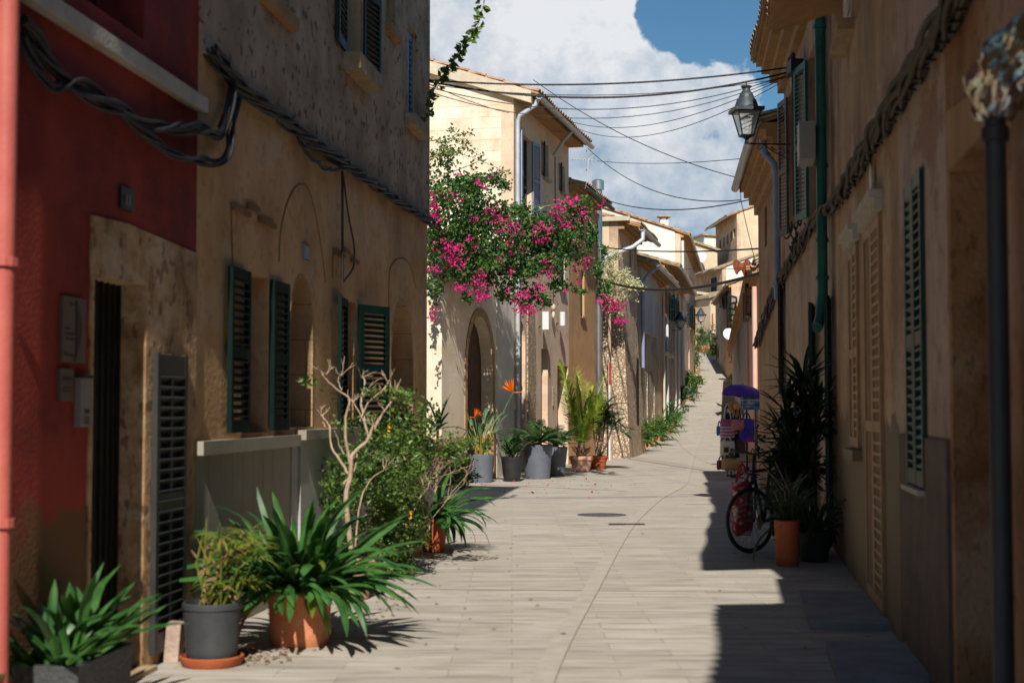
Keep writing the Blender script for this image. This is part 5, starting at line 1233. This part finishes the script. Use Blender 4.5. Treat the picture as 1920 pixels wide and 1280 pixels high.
braid([onf(HR, *q) for q in ((12, 70), (30, 115), (70, 165), (110, 150), (150, 170), (210, 215), (270, 265), (320, 295), (350, 300))]+[onf(HT, 385, 305), onf(HT, 405, 290), onf(HT, 415, 250), onf(HT, 428, 180)], .02, .011, 5, 4.5, 'cable_bundle', 'lower twisted cable bundle across the red house', m_cable, 'twisted cable bundles on the left walls', seed=2)
braid([onf(HT, *q) for q in ((378, 95), (400, 125), (430, 160), (470, 190), (540, 243), (620, 298), (700, 352), (760, 392), (797, 416), (806, 424))], .034, .013, 7, 3, 'cable_bundle', 'thick black cable bundle along the tan house', m_cable, 'twisted cable bundles on the left walls', seed=3)
braid([onf(HT, *q) for q in ((538, 235), (552, 270), (575, 300), (605, 318), (632, 316), (640, 312))], .012, .013, 2, 16, 'cable_bundle', 'drooping cable loop below the tan house bundle', m_cable, 'twisted cable bundles on the left walls', seed=4)
o = MB().tube([onf(HT, 632, 310, .05)-onf(HT, 632, 530, .05), onf(HT, 632, 420, .05)-onf(HT, 632, 530, .05), Vector()], .012, 6).build('cable_drop', m_cable, None, loc=tuple(onf(HT, 632, 530, .05))); tag(o, 'straight thin cable dropping to the second green shutter', 'cable')
q = smooth_pts([onf(HT, *a, .04) for a in ((636, 330), (645, 400), (656, 460), (655, 500), (636, 528))], 5); o = MB().tube([v-q[-1] for v in q], .009, 6).build('cable_loop', m_cable, None, loc=tuple(q[-1])); tag(o, 'slack thin cable curving beside the straight cable drop', 'cable')
# right bundle with its pins
hh_ = [onf(HP, 1838, -40), onf(HP, 1800, 40), onf(HP, 1750, 110), onf(HP, 1700, 190)]+[onf(HL, *q) for q in ((1650, 270), (1610, 335), (1580, 378))]+[onf(H3R, *q) for q in ((1555, 400), (1530, 425), (1500, 475), (1475, 520))]
o = braid(hh_, .042, .015, 10, 1.6, 'cable_bundle', 'dusty thick cable bundle with pins along the right wall', m_cablebrown, seed=5)
q = smooth_pts(hh_, 4); base = Vector(o.location)
for i in range(2, 25):
    c = q[i]-base; d = HP.ey; n_ = Vector((-d.x, -d.y, 0))
    MB().tube([c-n_*.06, c+Vector((0, 0, -.06))+n_*.0, c+Vector((.02, -.09, -.075))], .009, 5).build('cable_pin', m_black, o)
hh_ = [onf(H3R, *q) for q in ((1475, 520), (1462, 545))]+[onf(HR4h, *q) for q in ((1455, 560), (1445, 590), (1432, 625), (1424, 650))]
braid(hh_, .045, .014, 9, 1.5, 'cable_bundle', 'tangled black cables below the grey downpipe on the right', m_cable, seed=6)
rg = random.Random(61); c = onf(H3R, 1510, 432, .08); mb = MB()
for i in range(16):
    a = Vector((rg.uniform(-.1, .1), rg.uniform(-.5, .5), rg.uniform(-.12, .16))); b = a+Vector((rg.uniform(-.12, .02), rg.uniform(-.3, .3), rg.uniform(-.25, .05))); mb.tube(catenary(a, b, rg.uniform(.03, .12), 6), .011, 5)
o = mb.build('cable_tangle', m_cable, None, loc=tuple(c)); tag(o, 'tangle of loose black cable ends by the green downpipe', 'cable')
c = onf(H3R, 1508, 125, .12); mb = MB(); mb.box(-.08, .08, -.16, .16, -.09, .07); mb.tube([(0, 0, -.05), (.1, 0, -.1)], .02, 6)
for i in range(6): mb.lathe([(.02, 0), (.03, .02), (.02, .05), (.03, .07), (.01, .1)], 8, (-.04, -.12+.05*i, .06))
o = mb.build('cable_anchor', m_black, None, loc=tuple(c)); tag(o, 'black anchor block where the street wires meet the russet wall', 'cable anchor')
# iron pole with twisted guard near the lantern
c = onf(HR4h, 1470, 250, .12)
# ------------------------------------------------------------------ signs on the red house
def plaque(h, pxa, pxb, pyt, pyb, name, label, mat, cat, th=.02):
    a, b = h.S(pxa), h.S(pxb); zb_, zt_ = h.Z(pxa, pyb), h.Z(pxa, pyt); p0 = h.w(a, 0, zb_)
    o = thing(name, label, cat, p0, h.root.rotation_euler.z); MB().box(0, b-a, -th, -.001, 0, zt_-zb_).build('plate', mat, o); return o, b-a, zt_-zb_
def text(par, s, size, x, y, z, mat, name='lettering'):
    cu = bpy.data.curves.new(name, 'FONT'); cu.body = s; cu.size = size; cu.extrude = .002; cu.align_x = 'CENTER'
    o = bpy.data.objects.new(name, cu); COL.objects.link(o); bpy.context.view_layer.update()
    me = bpy.data.meshes.new_from_object(o.evaluated_get(bpy.context.evaluated_depsgraph_get())); COL.objects.unlink(o); bpy.data.objects.remove(o)
    me.materials.clear(); me.materials.append(mat); q = bpy.data.objects.new(name, me); COL.objects.link(q); q.parent = par; q.location = (x, y, z); q.rotation_euler = (R(90), 0, 0); return q
m_plaque = M('black_enamel', [(.012, .012, .014), (.02, .02, .024)], rough=.35, bump=0)
m_bronze = M('dull_bronze', [(.10, .07, .055), (.13, .095, .075)], rough=.5, bump=.1)
m_print = M('light_print', [(.32, .32, .36), (.36, .36, .4)], bump=0)
o, w_, h_ = plaque(HR, 217, 241, 346, 388, 'number_plaque', 'small black house number plaque above the stone doorway', m_plaque, 'sign')
text(o, '11', h_*.72, w_*.5, -.0235, h_*.22, m_print)
o, w_, h_ = plaque(HR, 109, 153, 553, 678, 'wall_plaque', 'tall metal wall plaque with a black curved stroke', m_bronze, 'sign')
cv = [(w_*(.52+.0*t), 0) for t in range(1)]
n = 14; L1 = [(w_*(.5+.3*math.sin(math.pi*(.08+.92*i/n))), h_*(.02+.94*(1-i/n))) for i in range(n+1)]; L2_ = [(w_*(.54+.02*math.sin(math.pi*i/n)), h_*(.02+.94*i/n)) for i in range(n+1)]
MB().prism(L2_[::1][::-1] and [*reversed(L1[::-1])][::-1] and (L2_+L1)[::-1], -.0235, -.0205).build('curved_mark', m_plaque, o)
for z, a, b in ((.88, .3, .5), (.5, .1, .3), (.42, .12, .48), (.345, .12, .48), (.14, .1, .18), (.1, .1, .5)): MB().box(w_*a, w_*b, -.022, -.0202, h_*z, h_*(z+.028)).build('text_line', m_black, o)
o, w_, h_ = plaque(HR, 107, 131, 690, 752, 'small_plaque', 'small dull metal plaque below the tall wall plaque', m_bronze, 'sign')
for z in (.72, .66, .4, .3): MB().box(w_*.12, w_*.85, -.022, -.0202, h_*z, h_*(z+.03)).build('text_line', m_black, o)
o, w_, h_ = plaque(HR, 140, 161, 708, 800, 'door_intercom', 'narrow silver door intercom beside the iron gate', M('intercom_metal', [(.2, .19, .18), (.25, .24, .22)], rough=.4, bump=0), 'intercom', .035)
mb = MB(); mb.box(w_*.35, w_*.8, -.037, -.0352, h_*.28, h_*.36)
for k in range(3): mb.box(w_*.3, w_*.8, -.037, -.0352, h_*(.06+.06*k), h_*(.09+.06*k))
mb.build('button', m_black, o); MB().box(-.005, w_+.005, -.05, -.001, h_+.001, h_+.015).build('rain_hood', m_black, o)
o, w_, h_ = plaque(HT, 566, 574, 456, 487, 'house_tile', 'little grey number tile above the first arched niche', m_bluegrey, 'sign')
mb = MB().box(.0, w_, -.024, -.0202, 0, h_*.06); mb.box(0, w_, -.024, -.0202, h_*.94, h_); mb.build('tile_rim', m_black, o)
q = onf(HL, 1641, 335, .03); o = thing('oval_plate', 'small white oval plate hanging on a cord above the lattice door', 'sign', q, HL.root.rotation_euler.z)
MB().lathe([(.001, -.008), (.07, -.008), (.075, 0), (.07, .008), (.001, .008)], 20, M=Matrix.Scale(1.5, 4, (0, 0, 1)) @ Matrix.Rotation(R(90), 4, 'X')).build('plate', m_whitep, o, smooth=True); MB().tube([(0, 0, .1), (-.02, 0, .4)], .005, 4).build('cord', m_cable, o)
# white wall lights on the gabled house
for i, (px, py, hh, lab) in enumerate(((1010, 618, .45, 'white box lamp on the gabled house nearest the climber'), (1043, 612, .38, 'white cylinder lamp on the gabled house beyond the box lamp'))):
    q = onf(H_g, px, py, .17); o = thing('wall_lamp', lab, 'lamp', q, H_g.root.rotation_euler.z, 'white lamps on the gabled house')
    mb = MB()
    if i == 0: mb.box(-.06, .06, -.1, .06, 0, hh)
    else: mb.lathe([(.06, 0), (.075, .02), (.075, hh-.02), (.06, hh)], 14)
    mb.build('lamp_body', m_whitep, o); MB().tube([(0, .12, .1), (0, .17, .05)], .015, 6).build('bracket', m_black, o)
q = onf(H_g, 1032, 585, .08); o = thing('wall_ornament', 'small pale shell ornament above the white lamps', 'ornament', q, H_g.root.rotation_euler.z)
mb = MB(); mb.ball((0, 0, .12), .09, 10, 6, (1, .7, 1)); mb.ball((0, 0, -.08), .07, 10, 6, (.8, .7, 1.4)); mb.build('shell', m_fascia, o, smooth=True)
q = onf(H_g, 1036, 760, .02); o = thing('door_sign', 'slim white sign with black marks between the two doors', 'sign', q, H_g.root.rotation_euler.z)
MB().box(-.06, .06, -.01, 0, 0, .5).build('plate', m_fascia, o); mb = MB()
for k in range(4): mb.box(-.045, .045, -.012, -.0102, .06+.11*k, .12+.11*k)
mb.build('mark', m_black, o)
# tv antenna
q = at(1103, 330, 44)
o = thing('tv_antenna', 'spindly television aerial above the ochre house roof', 'antenna', q)
MB().tube([(0, 0, -1), (0, 0, .55)], .02, 5).build('mast', m_zinc, o); mb = MB(); mb.tube([(-.5, 0, .52), (.15, 0, .5)], .014, 5)
for k in range(7): mb.tube([(-.48+.09*k, -.12, .52), (-.48+.09*k, .12, .52)], .01, 4)
for s_ in (-1, 1): mb.tube([(.02, 0, .5), (.2, 0, .5+.18*s_)], .012, 4); mb.tube([(-.05, -.2, .5+.3*s_), (-.05, .2, .5+.3*s_)], .014, 4)
mb.build('aerial', m_fascia, o)
# red and white post beside the rubble wall
q = gp(1143, 862)
o = thing('slim_post', 'thin white post with a red upper band before the rubble wall', 'post', q)
zt = at(1143, 680, q.y).z; MB().tube([(0, 0, 0), (0, 0, zt)], .035, 8).build('pole', m_whitep, o); MB().box(-.02, .05, -.045, -.036, zt-.65, zt).build('banner', M('red_banner', [(.26, .012, .02), (.3, .02, .03)], bump=0), o)
# ------------------------------------------------------------------ manhole and drain, doorsteps
q = gp(1128, 965); o = thing('manhole_cover', 'round cast iron manhole cover in the middle of paving', 'manhole', q)
MB().lathe([(.35, .001), (.35, .006), (.3, .007), (.295, .004), (.001, .004)], 40).build('cover', m_castiron, o); mb = MB()
for i in range(-4, 5): l = math.sqrt(.28**2-(i*.06)**2); mb.box(-l, l, i*.06-.012, i*.06+.012, .0045, .0075)
mb.build('rib', m_castiron, o)
q = gp(1175, 983); o = thing('drain_grate', 'small rectangular drain grate across the gutter', 'drain', q)
MB().box(-.24, .24, -.1, .1, .001, .007).build('grate_frame', m_castiron, o); mb = MB()
for i in range(10): mb.box(-.22+.046*i, -.19+.046*i, -.08, .08, .0072, .011)
mb.build('grate_bar', m_dark, o)
q = gp(322, 1238); o = MB().box(-.035, .05, -.06, .06, 0, .23, Matrix.Rotation(R(4), 4, 'Y')).build('loose_stone', M('pinkish_stone', [(.34, .24, .19), (.45, .33, .27)], scale=8, bump=.6), None, loc=tuple(q)); tag(o, 'pinkish stone block leaning by the charcoal pot', 'stone')
# ------------------------------------------------------------------ bicycle
q = Vector((2.5, 15.0, 0)); o = thing('bicycle', 'black bicycle leaning among the plants on the right', 'bicycle', q, R(62))
def wheel(par, x, steer):
    Mx = Matrix.Translation((x, 0, .345)) @ Matrix.Rotation(steer, 4, 'Z')
    mb = MB(); n = 40; vs = []; r0 = .325
    for i in range(n):
        a = 6.283*i/n
        for k in range(8): b = 6.283*k/8; rr = r0+.02*math.cos(b); vs.append(Mx @ Vector((rr*math.cos(a), .02*math.sin(b), rr*math.sin(a))))
    mb.add(vs, [(i*8+k, i*8+(k+1) % 8, ((i+1) % n)*8+(k+1) % 8, ((i+1) % n)*8+k) for i in range(n) for k in range(8)])
    t = mb.build('wheel', m_cable, par, smooth=True)
    mb = MB()
    for i in range(28): a = 6.283*i/28; mb.tube([Mx @ Vector((.02*math.cos(a+1), .03*(-1)**i, .02*math.sin(a+1))), Mx @ Vector((.31*math.cos(a), 0, .31*math.sin(a)))], .0018, 3)
    mb.build('spoke', m_anthracite, t); mb = MB(); mb.tube([Mx @ Vector((.305*math.cos(6.283*i/36), 0, .305*math.sin(6.283*i/36))) for i in range(37)], .01, 5); mb.tube([Mx @ Vector((0, -.05, 0)), Mx @ Vector((0, .05, 0))], .022, 8); mb.build('rim', m_anthracite, t)
wheel(o, 0, R(-28)); wheel(o, 1.05, 0)
mb = MB()
for a, b, r in (((.12, 0, .82), (.46, 0, .30), .02), ((.11, 0, .85), (.68, 0, .85), .018), ((.46, 0, .3), (.70, 0, .92), .018), ((.46, 0, .3), (1.05, .05, .345), .012), ((.46, 0, .3), (1.05, -.05, .345), .012), ((.68, 0, .84), (1.05, .05, .345), .011), ((.68, 0, .84), (1.05, -.05, .345), .011), ((0, .05, .345), (.09, .03, .74), .013), ((0, -.05, .345), (.09, -.03, .74), .013), ((.08, 0, .72), (.15, 0, 1.02), .019)): mb.tube([a, b], r, 8)
mb.build('bike_frame', m_black, o, smooth=True)
mb = MB(); mb.tube([(.2, .28, 1.02), (.1, .2, 1.07), (.13, 0, 1.03), (.1, -.2, 1.07), (.2, -.28, 1.02)], .013, 7); mb.tube([(.26, .3, 1.01), (.17, .27, 1.03)], .02, 7); mb.tube([(.26, -.3, 1.01), (.17, -.27, 1.03)], .02, 7); mb.build('handlebar', m_black, o)
mb = MB(); mb.add([(.6, -.03, .95), (.6, .03, .95), (.86, .09, .96), (.86, -.09, .96), (.6, -.02, .92), (.6, .02, .92), (.86, .07, .9), (.86, -.07, .9)], [(0, 3, 2, 1), (4, 5, 6, 7), (0, 1, 5, 4), (1, 2, 6, 5), (2, 3, 7, 6), (3, 0, 4, 7)]); mb.build('saddle', m_black, o)
mb = MB(); mb.tube([(.46, -.06, .3), (.46, -.09, .14)], .01, 6); mb.tube([(.46, .06, .3), (.46, .09, .46)], .01, 6); mb.box(.41, .51, -.16, -.09, .125, .145); mb.box(.41, .51, .09, .16, .45, .47); mb.lathe([(.001, -.05), (.09, -.05), (.09, -.045), (.001, -.045)], 20, M=Matrix.Translation((.46, 0, .3)) @ Matrix.Rotation(R(90), 4, 'X')); mb.build('crank', m_steel, o)
m_bagred = M('patterned_red_cloth', [(.26, .016, .028), (.3, .02, .035), (.5, .42, .4)], rough=.9, scale=14, detail=1, bump=.3)
def bag(name, label, p, w_, h_, d_, mat, strap, smat=None, rz=0., grp=None, round_=.25, band=None):
    o = thing(name, label, 'bag', p, rz, grp); mb = MB(); n = 8; vs = []
    for j in range(n+1):
        t = j/n; k = 1-.18*t+.0; ww = w_*.5*(1-round_*(1-min(1, t*4))**2)*(1-.1*t); dd = d_*.5*(.45+.75*math.sin(math.pi*min(1, .15+.75*(1-t))))
        for i in range(16):
            a = 6.283*i/16; ca, sa = math.cos(a), math.sin(a)
            vs.append((ww*math.copysign(abs(ca)**.5, ca), dd*math.copysign(abs(sa)**.6, sa), h_*t+.01*math.sin(i*1.7+j)))
    mb.add(vs, [(j*16+i, j*16+(i+1) % 16, (j+1)*16+(i+1) % 16, (j+1)*16+i) for j in range(n) for i in range(16)] + [tuple(range(16))[::-1]])
    mb.build('bag_body', mat, o, smooth=True); mb = MB()
    for y in (-d_*.18, d_*.18): mb.tube([(-w_*.25, y, h_*.97), (-w_*.12, y, h_+strap*.75), (0, y*.3, h_+strap), (w_*.12, y, h_+strap*.75), (w_*.25, y, h_*.97)], .012, 5)
    mb.build('strap', smat or mat, o)
    if band:
        bb = MB()
        for t in band[1]:
            ww = w_*.5*(1-.1*t)+.004; dd = d_*.5*(.45+.75*math.sin(math.pi*min(1, .15+.75*(1-t))))+.004
            lo = [(ww*math.copysign(abs(math.cos(6.283*i/16))**.5, math.cos(6.283*i/16)), dd*math.copysign(abs(math.sin(6.283*i/16))**.6, math.sin(6.283*i/16))) for i in range(16)]
            bb.add([(x, y, h_*t) for x, y in lo]+[(x, y, h_*t+h_*.055) for x, y in lo], [(i, (i+1) % 16, (i+1) % 16+16, i+16) for i in range(16)])
        bb.build('stripe', band[0], o)
    return o
q = at(1392, 1003, 15.15); bag('tote_bag', 'red and white patterned tote bag hanging at the bicycle front wheel', q, .24, .56, .12, m_bagred, .2, rz=R(20))
# ------------------------------------------------------------------ souvenir stand
YS_ = 31.6; q = gp(1385, 893)
bx_ = Vector((q.x, YS_, 0)); o = thing('souvenir_stand', 'black wire souvenir stand loaded with bags beneath the purple umbrella', 'stand', bx_)
mb = MB(); mb.tube([(.1, 0, 0), (.1, 0, 1.85)], .02, 8)
for z in (.35, .8, 1.25, 1.6):
    for a, b in (((-.3, -.3), (.35, -.3)), ((.35, -.3), (.35, .3)), ((.35, .3), (-.3, .3)), ((-.3, .3), (-.3, -.3))): mb.tube([(*a, z), (*b, z)], .008, 5)
for x in (-.3, .35):
    for y in (-.3, .3): mb.tube([(x, y, .02), (x, y, 1.6)], .01, 6)
for i in range(5): a = 1.257*i; mb.tube([(.1, 0, .1), (.1+.5*math.cos(a), .45*math.sin(a), .03)], .018, 6)
mb.build('rack', m_black, o)
mb = MB(); mb.box(-.42, -.12, -.36, -.34, .45, 1.58); mb.build('card_board', m_black, o)
rg = random.Random(7); cols = [('blue_card', (.05, .25, .5)), ('sand_card', (.5, .35, .15)), ('pale_card', (.6, .6, .55)), ('teal_card', (.03, .35, .45))]
for k in range(4):
    mm = M(cols[k][0], [cols[k][1], tuple(c*1.3 for c in cols[k][1])], rough=.4, bump=0, scale=8); mb = MB()
    for i in range(3): zz = 1.38-.115*(k*2.3+i*3 % 9) % 1.0; mb.box(-.4+.13*(i % 2), -.29+.13*(i % 2), -.366, -.361, .5+((k*3+i)*.117) % 1.0, .59+((k*3+i)*.117) % 1.0)
    mb.build('postcard', mm, o)
mb = MB(); mb.box(-.02, .36, -.3, .1, 1.5, 1.78); mb.build('bin', M('blue_print', [(.04, .12, .3), (.1, .3, .5), (.5, .55, .6)], scale=6, detail=1, bump=0), o); MB().box(-.03, .37, -.31, .11, 1.7, 1.73).build('bin_rim', m_whitep, o)
mb = MB()
for i in range(26): leafq(mb, (rg.uniform(-.3, .35), rg.uniform(-.4, .0), rg.uniform(.04, .2)), .16, .08, rg)
mb.build('folded_scarf', m_yucca, o)
u = thing('umbrella', 'open purple umbrella shading the souvenir stand', 'umbrella', (bx_.x+.02, bx_.y, 1.72)); mb = MB(); n = 8; rows = []
for j in range(7):
    t = j/6; rr = .47*math.sin(t*1.5)/math.sin(1.5); zz = .33-.27*t**2.1
    rows.append([(rr*math.cos(6.283*(i+.5*k)/n)*(.955 if k else 1), rr*math.sin(6.283*(i+.5*k)/n)*(.955 if k else 1), zz+(.018*t if k else 0)-.12*rr*math.cos(6.283*(i+.5*k)/n)) for i in range(n) for k in (0, 1)])
m_ = 2*n; mb.add([p for r_ in rows for p in r_], [(j*m_+i, j*m_+(i+1) % m_, (j+1)*m_+(i+1) % m_, (j+1)*m_+i) for j in range(6) for i in range(m_)])
can = mb.build('canopy', M('purple_fabric', [(.075, .02, .26), (.1, .03, .32)], rough=.75, bump=.1), u); sm = can.modifiers.new('cloth', 'SOLIDIFY'); sm.thickness = .004
mb = MB().tube([(0, 0, -1.0), (0, 0, .36)], .012, 6)
for i in range(n): a = 6.283*i/n; mb.tube([(0, 0, .31), (.24*math.cos(a), .24*math.sin(a), .24-.03*math.cos(a)), (.46*math.cos(a), .46*math.sin(a), .045-.055*math.cos(a))], .004, 4)
mb.build('shaft', m_black, u)
Yf = YS_-.42
hat = thing('straw_hat', 'straw hat with red band hung high on the souvenir stand', 'hat', at(1379, 765, Yf)); Mx = Matrix.Rotation(R(60), 4, 'X') @ Matrix.Rotation(R(25), 4, 'Y')
MB().lathe([(.001, .14), (.06, .135), (.085, .11), (.095, .02), (.19, 0), (.19, -.008), (.09, .005)], 20, M=Mx).build('hat_body', M('straw', [(.5, .27, .1), (.62, .38, .16)], scale=30, bump=.6), hat, smooth=True)
MB().lathe([(.098, .02), (.098, .05), (.094, .05), (.094, .02)], 20, M=Mx).build('band', M('red_ribbon', [(.4, .04, .03), (.5, .05, .04)], bump=0), hat)
m_stripe = M('mauve_cloth', [(.28, .09, .16), (.36, .13, .22)], bump=.2); m_wstripe = M('white_stripe', [(.55, .45, .48), (.62, .52, .55)], bump=0)
m_salmon = M('flowered_salmon_cloth', [(.55, .16, .09), (.5, .2, .18), (.3, .08, .12)], scale=16, detail=2, bump=.2); m_blue = M('blue_red_cloth', [(.03, .03, .3), (.05, .05, .4), (.45, .02, .08)], scale=5, detail=1, bump=.2)
m_whitecl = M('off_white_canvas', [(.55, .5, .42), (.64, .58, .5)], bump=.2); m_straw = M('basket_straw', [(.42, .22, .07), (.56, .32, .12)], scale=24, bump=.8)
bg_ = 'bags hung on the souvenir stand'
bag('shoulder_bag', 'mauve shoulder bag with white stripes on the left of the stand', at(1364, 822, Yf), .33, .42, .2, m_stripe, .35, m_wstripe, 0, bg_, band=(m_wstripe, (.08, .24, .4, .56)))
bag('shoulder_bag', 'salmon flowered handbag hanging in the middle of the stand', at(1383, 806, Yf-.1), .3, .23, .16, m_salmon, .3, m_black, 0, bg_)
bag('shoulder_bag', 'deep blue and red bag on the right of the stand', at(1400, 828, Yf), .36, .5, .2, m_blue, .15, None, 0, bg_)
bag('shoulder_bag', 'bright blue pouch sticking out at the left of the stand', at(1349, 816, Yf+.2), .14, .2, .1, M('bright_blue_cloth', [(.04, .13, .45), (.06, .18, .5)], bump=.1), .12, None, 0, bg_)
ob_ = bag('canvas_bag', 'off white canvas bag with a printed cat below the striped bag', at(1364, 853, Yf-.05), .34, .31, .14, m_whitecl, .1, None, 0, bg_, round_=.05)
mb = MB()
mb.prism([(-.1, .06), (.0, .06), (.01, .14), (.0, .2), (-.02, .17), (-.06, .17), (-.085, .2), (-.09, .14)], -.112, -.106); mb.prism([(.05, .05), (.12, .05), (.12, .15), (.05, .15)], -.112, -.106); mb.build('print', m_wood, ob_)
bag('straw_basket', 'round straw basket bag at the bottom of the stand', at(1370, 882, Yf-.1), .42, .26, .3, m_straw, .12, m_wood, 0, bg_, round_=.5)
bag('small_bag', 'small mustard pouch with stripes low on the right of stand', at(1411, 866, Yf), .16, .18, .1, M('mustard_cloth', [(.5, .25, .06), (.55, .3, .1)], bump=.1), .12, m_bagred, 0, bg_)
bag('small_bag', 'dark patterned pouch beside the straw basket', at(1352, 880, Yf), .2, .2, .14, M('dark_pattern', [(.02, .02, .04), (.3, .06, .03)], scale=12, detail=1, bump=.1), .1, None, 0, bg_)
bag('small_bag', 'brown pouch behind the canvas bag', at(1388, 850, Yf+.1), .24, .3, .14, M('brown_cloth', [(.1, .04, .03), (.18, .08, .06)], bump=.2), .1, None, 0, bg_)
# ------------------------------------------------------------------ foil wrapped pipe at the right edge
q = at(1882, 1240, 5.15); o = thing('grey_standpipe', 'thick dark grey pipe standing at the right edge', 'pipe', (q.x, q.y, 0))
zt = at(1882, 215, 5.15).z; MB().tube([(0, 0, 0), (0, 0, zt)], .038, 16).build('pipe', m_potcoal, o, smooth=True); MB().tube([(.055, .1, 0), (.055, .1, zt+.3)], .02, 10).build('conduit', m_potgrey, o, smooth=True)
MB().lathe([(.042, 0), (.05, .005), (.05, .05), (.042, .055)], 16, (0, 0, zt-.1)).build('pipe_collar', m_anthracite, o, smooth=True)
c = Vector((q.x, q.y, zt)); f = thing('foil_bundle', 'crumpled silver and gold foil bundle wrapped round the pipe top', 'foil wrap', c); mb = MB(); rg = random.Random(91); n = 72; vs = []
for j in range(17):
    t = j/16; rr = .035+.075*math.sin(math.pi*min(1, .1+.8*t))
    for i in range(n):
        a = 6.283*i/n; k = rr*(1+.14*math.sin(a*5+j*.9)+.1*math.sin(a*11-j*1.7)+.05*abs(math.sin(a*17+j*2.3))); vs.append((k*math.cos(a)+.12*t*t, k*math.sin(a)-.05*t, -.02+.36*t+rg.uniform(-.008, .008)))
mb.add(vs, [(j*n+i, j*n+(i+1) % n, (j+1)*n+(i+1) % n, (j+1)*n+i) for j in range(16) for i in range(n)]+[tuple(range(n))[::-1], tuple(16*n+i for i in range(n))])
mb.build('foil', M('crumpled_foil', [(.5, .42, .25), (.6, .55, .42), (.45, .5, .62)], rough=.22, metal=.95, scale=4, detail=2, bump=.5, bscale=20), f, smooth=True)

# ------------------------------------------------------------------ leaf litter and dirt at the foot of the pots
rg = random.Random(400); mb = MB()
def litter(cx, cy, rx, ry, n, l):
    for i in range(n):
        x, y = rg.gauss(cx, rx), rg.gauss(cy, ry)
        if x < XL(y)+.05: continue
        a = rg.uniform(0, 6.28); d = Vector((math.cos(a), math.sin(a), 0))*l*rg.uniform(.5, 1.3); q = Vector((-d.y, d.x, 0))*.3; p = Vector((x, y, gz(y)+.008))
        mb.add([p, p+d*.5+q+Vector((0, 0, .008)), p+d, p+d*.5-q+Vector((0, 0, .004))], [(0, 1, 2), (0, 2, 3)])
litter(-1.62, 8.75, .12, .14, 110, .05); litter(-1.0, 11.5, .2, .8, 60, .05); litter(-1.2, 10, .5, 1.2, 26, .05); litter(-.6, 14.5, .3, 1, 40, .05); litter(.2, 14, 1.2, 4, 18, .05); litter(.6, 28.5, .9, 1.6, 60, .06); litter(2.3, 13, .5, 3, 30, .05)
o = mb.build('leaf_litter', m_dry, None); o['kind'] = 'stuff'
mb = MB()
for i in range(26):
    y = rg.uniform(24, 31); x = rg.gauss(.3, .9); p = Vector((x, y, gz(y)+.01)); leafq(mb, p, .06, .05, rg)
o = mb.build('fallen_petals', m_bract, None); o['kind'] = 'stuff'
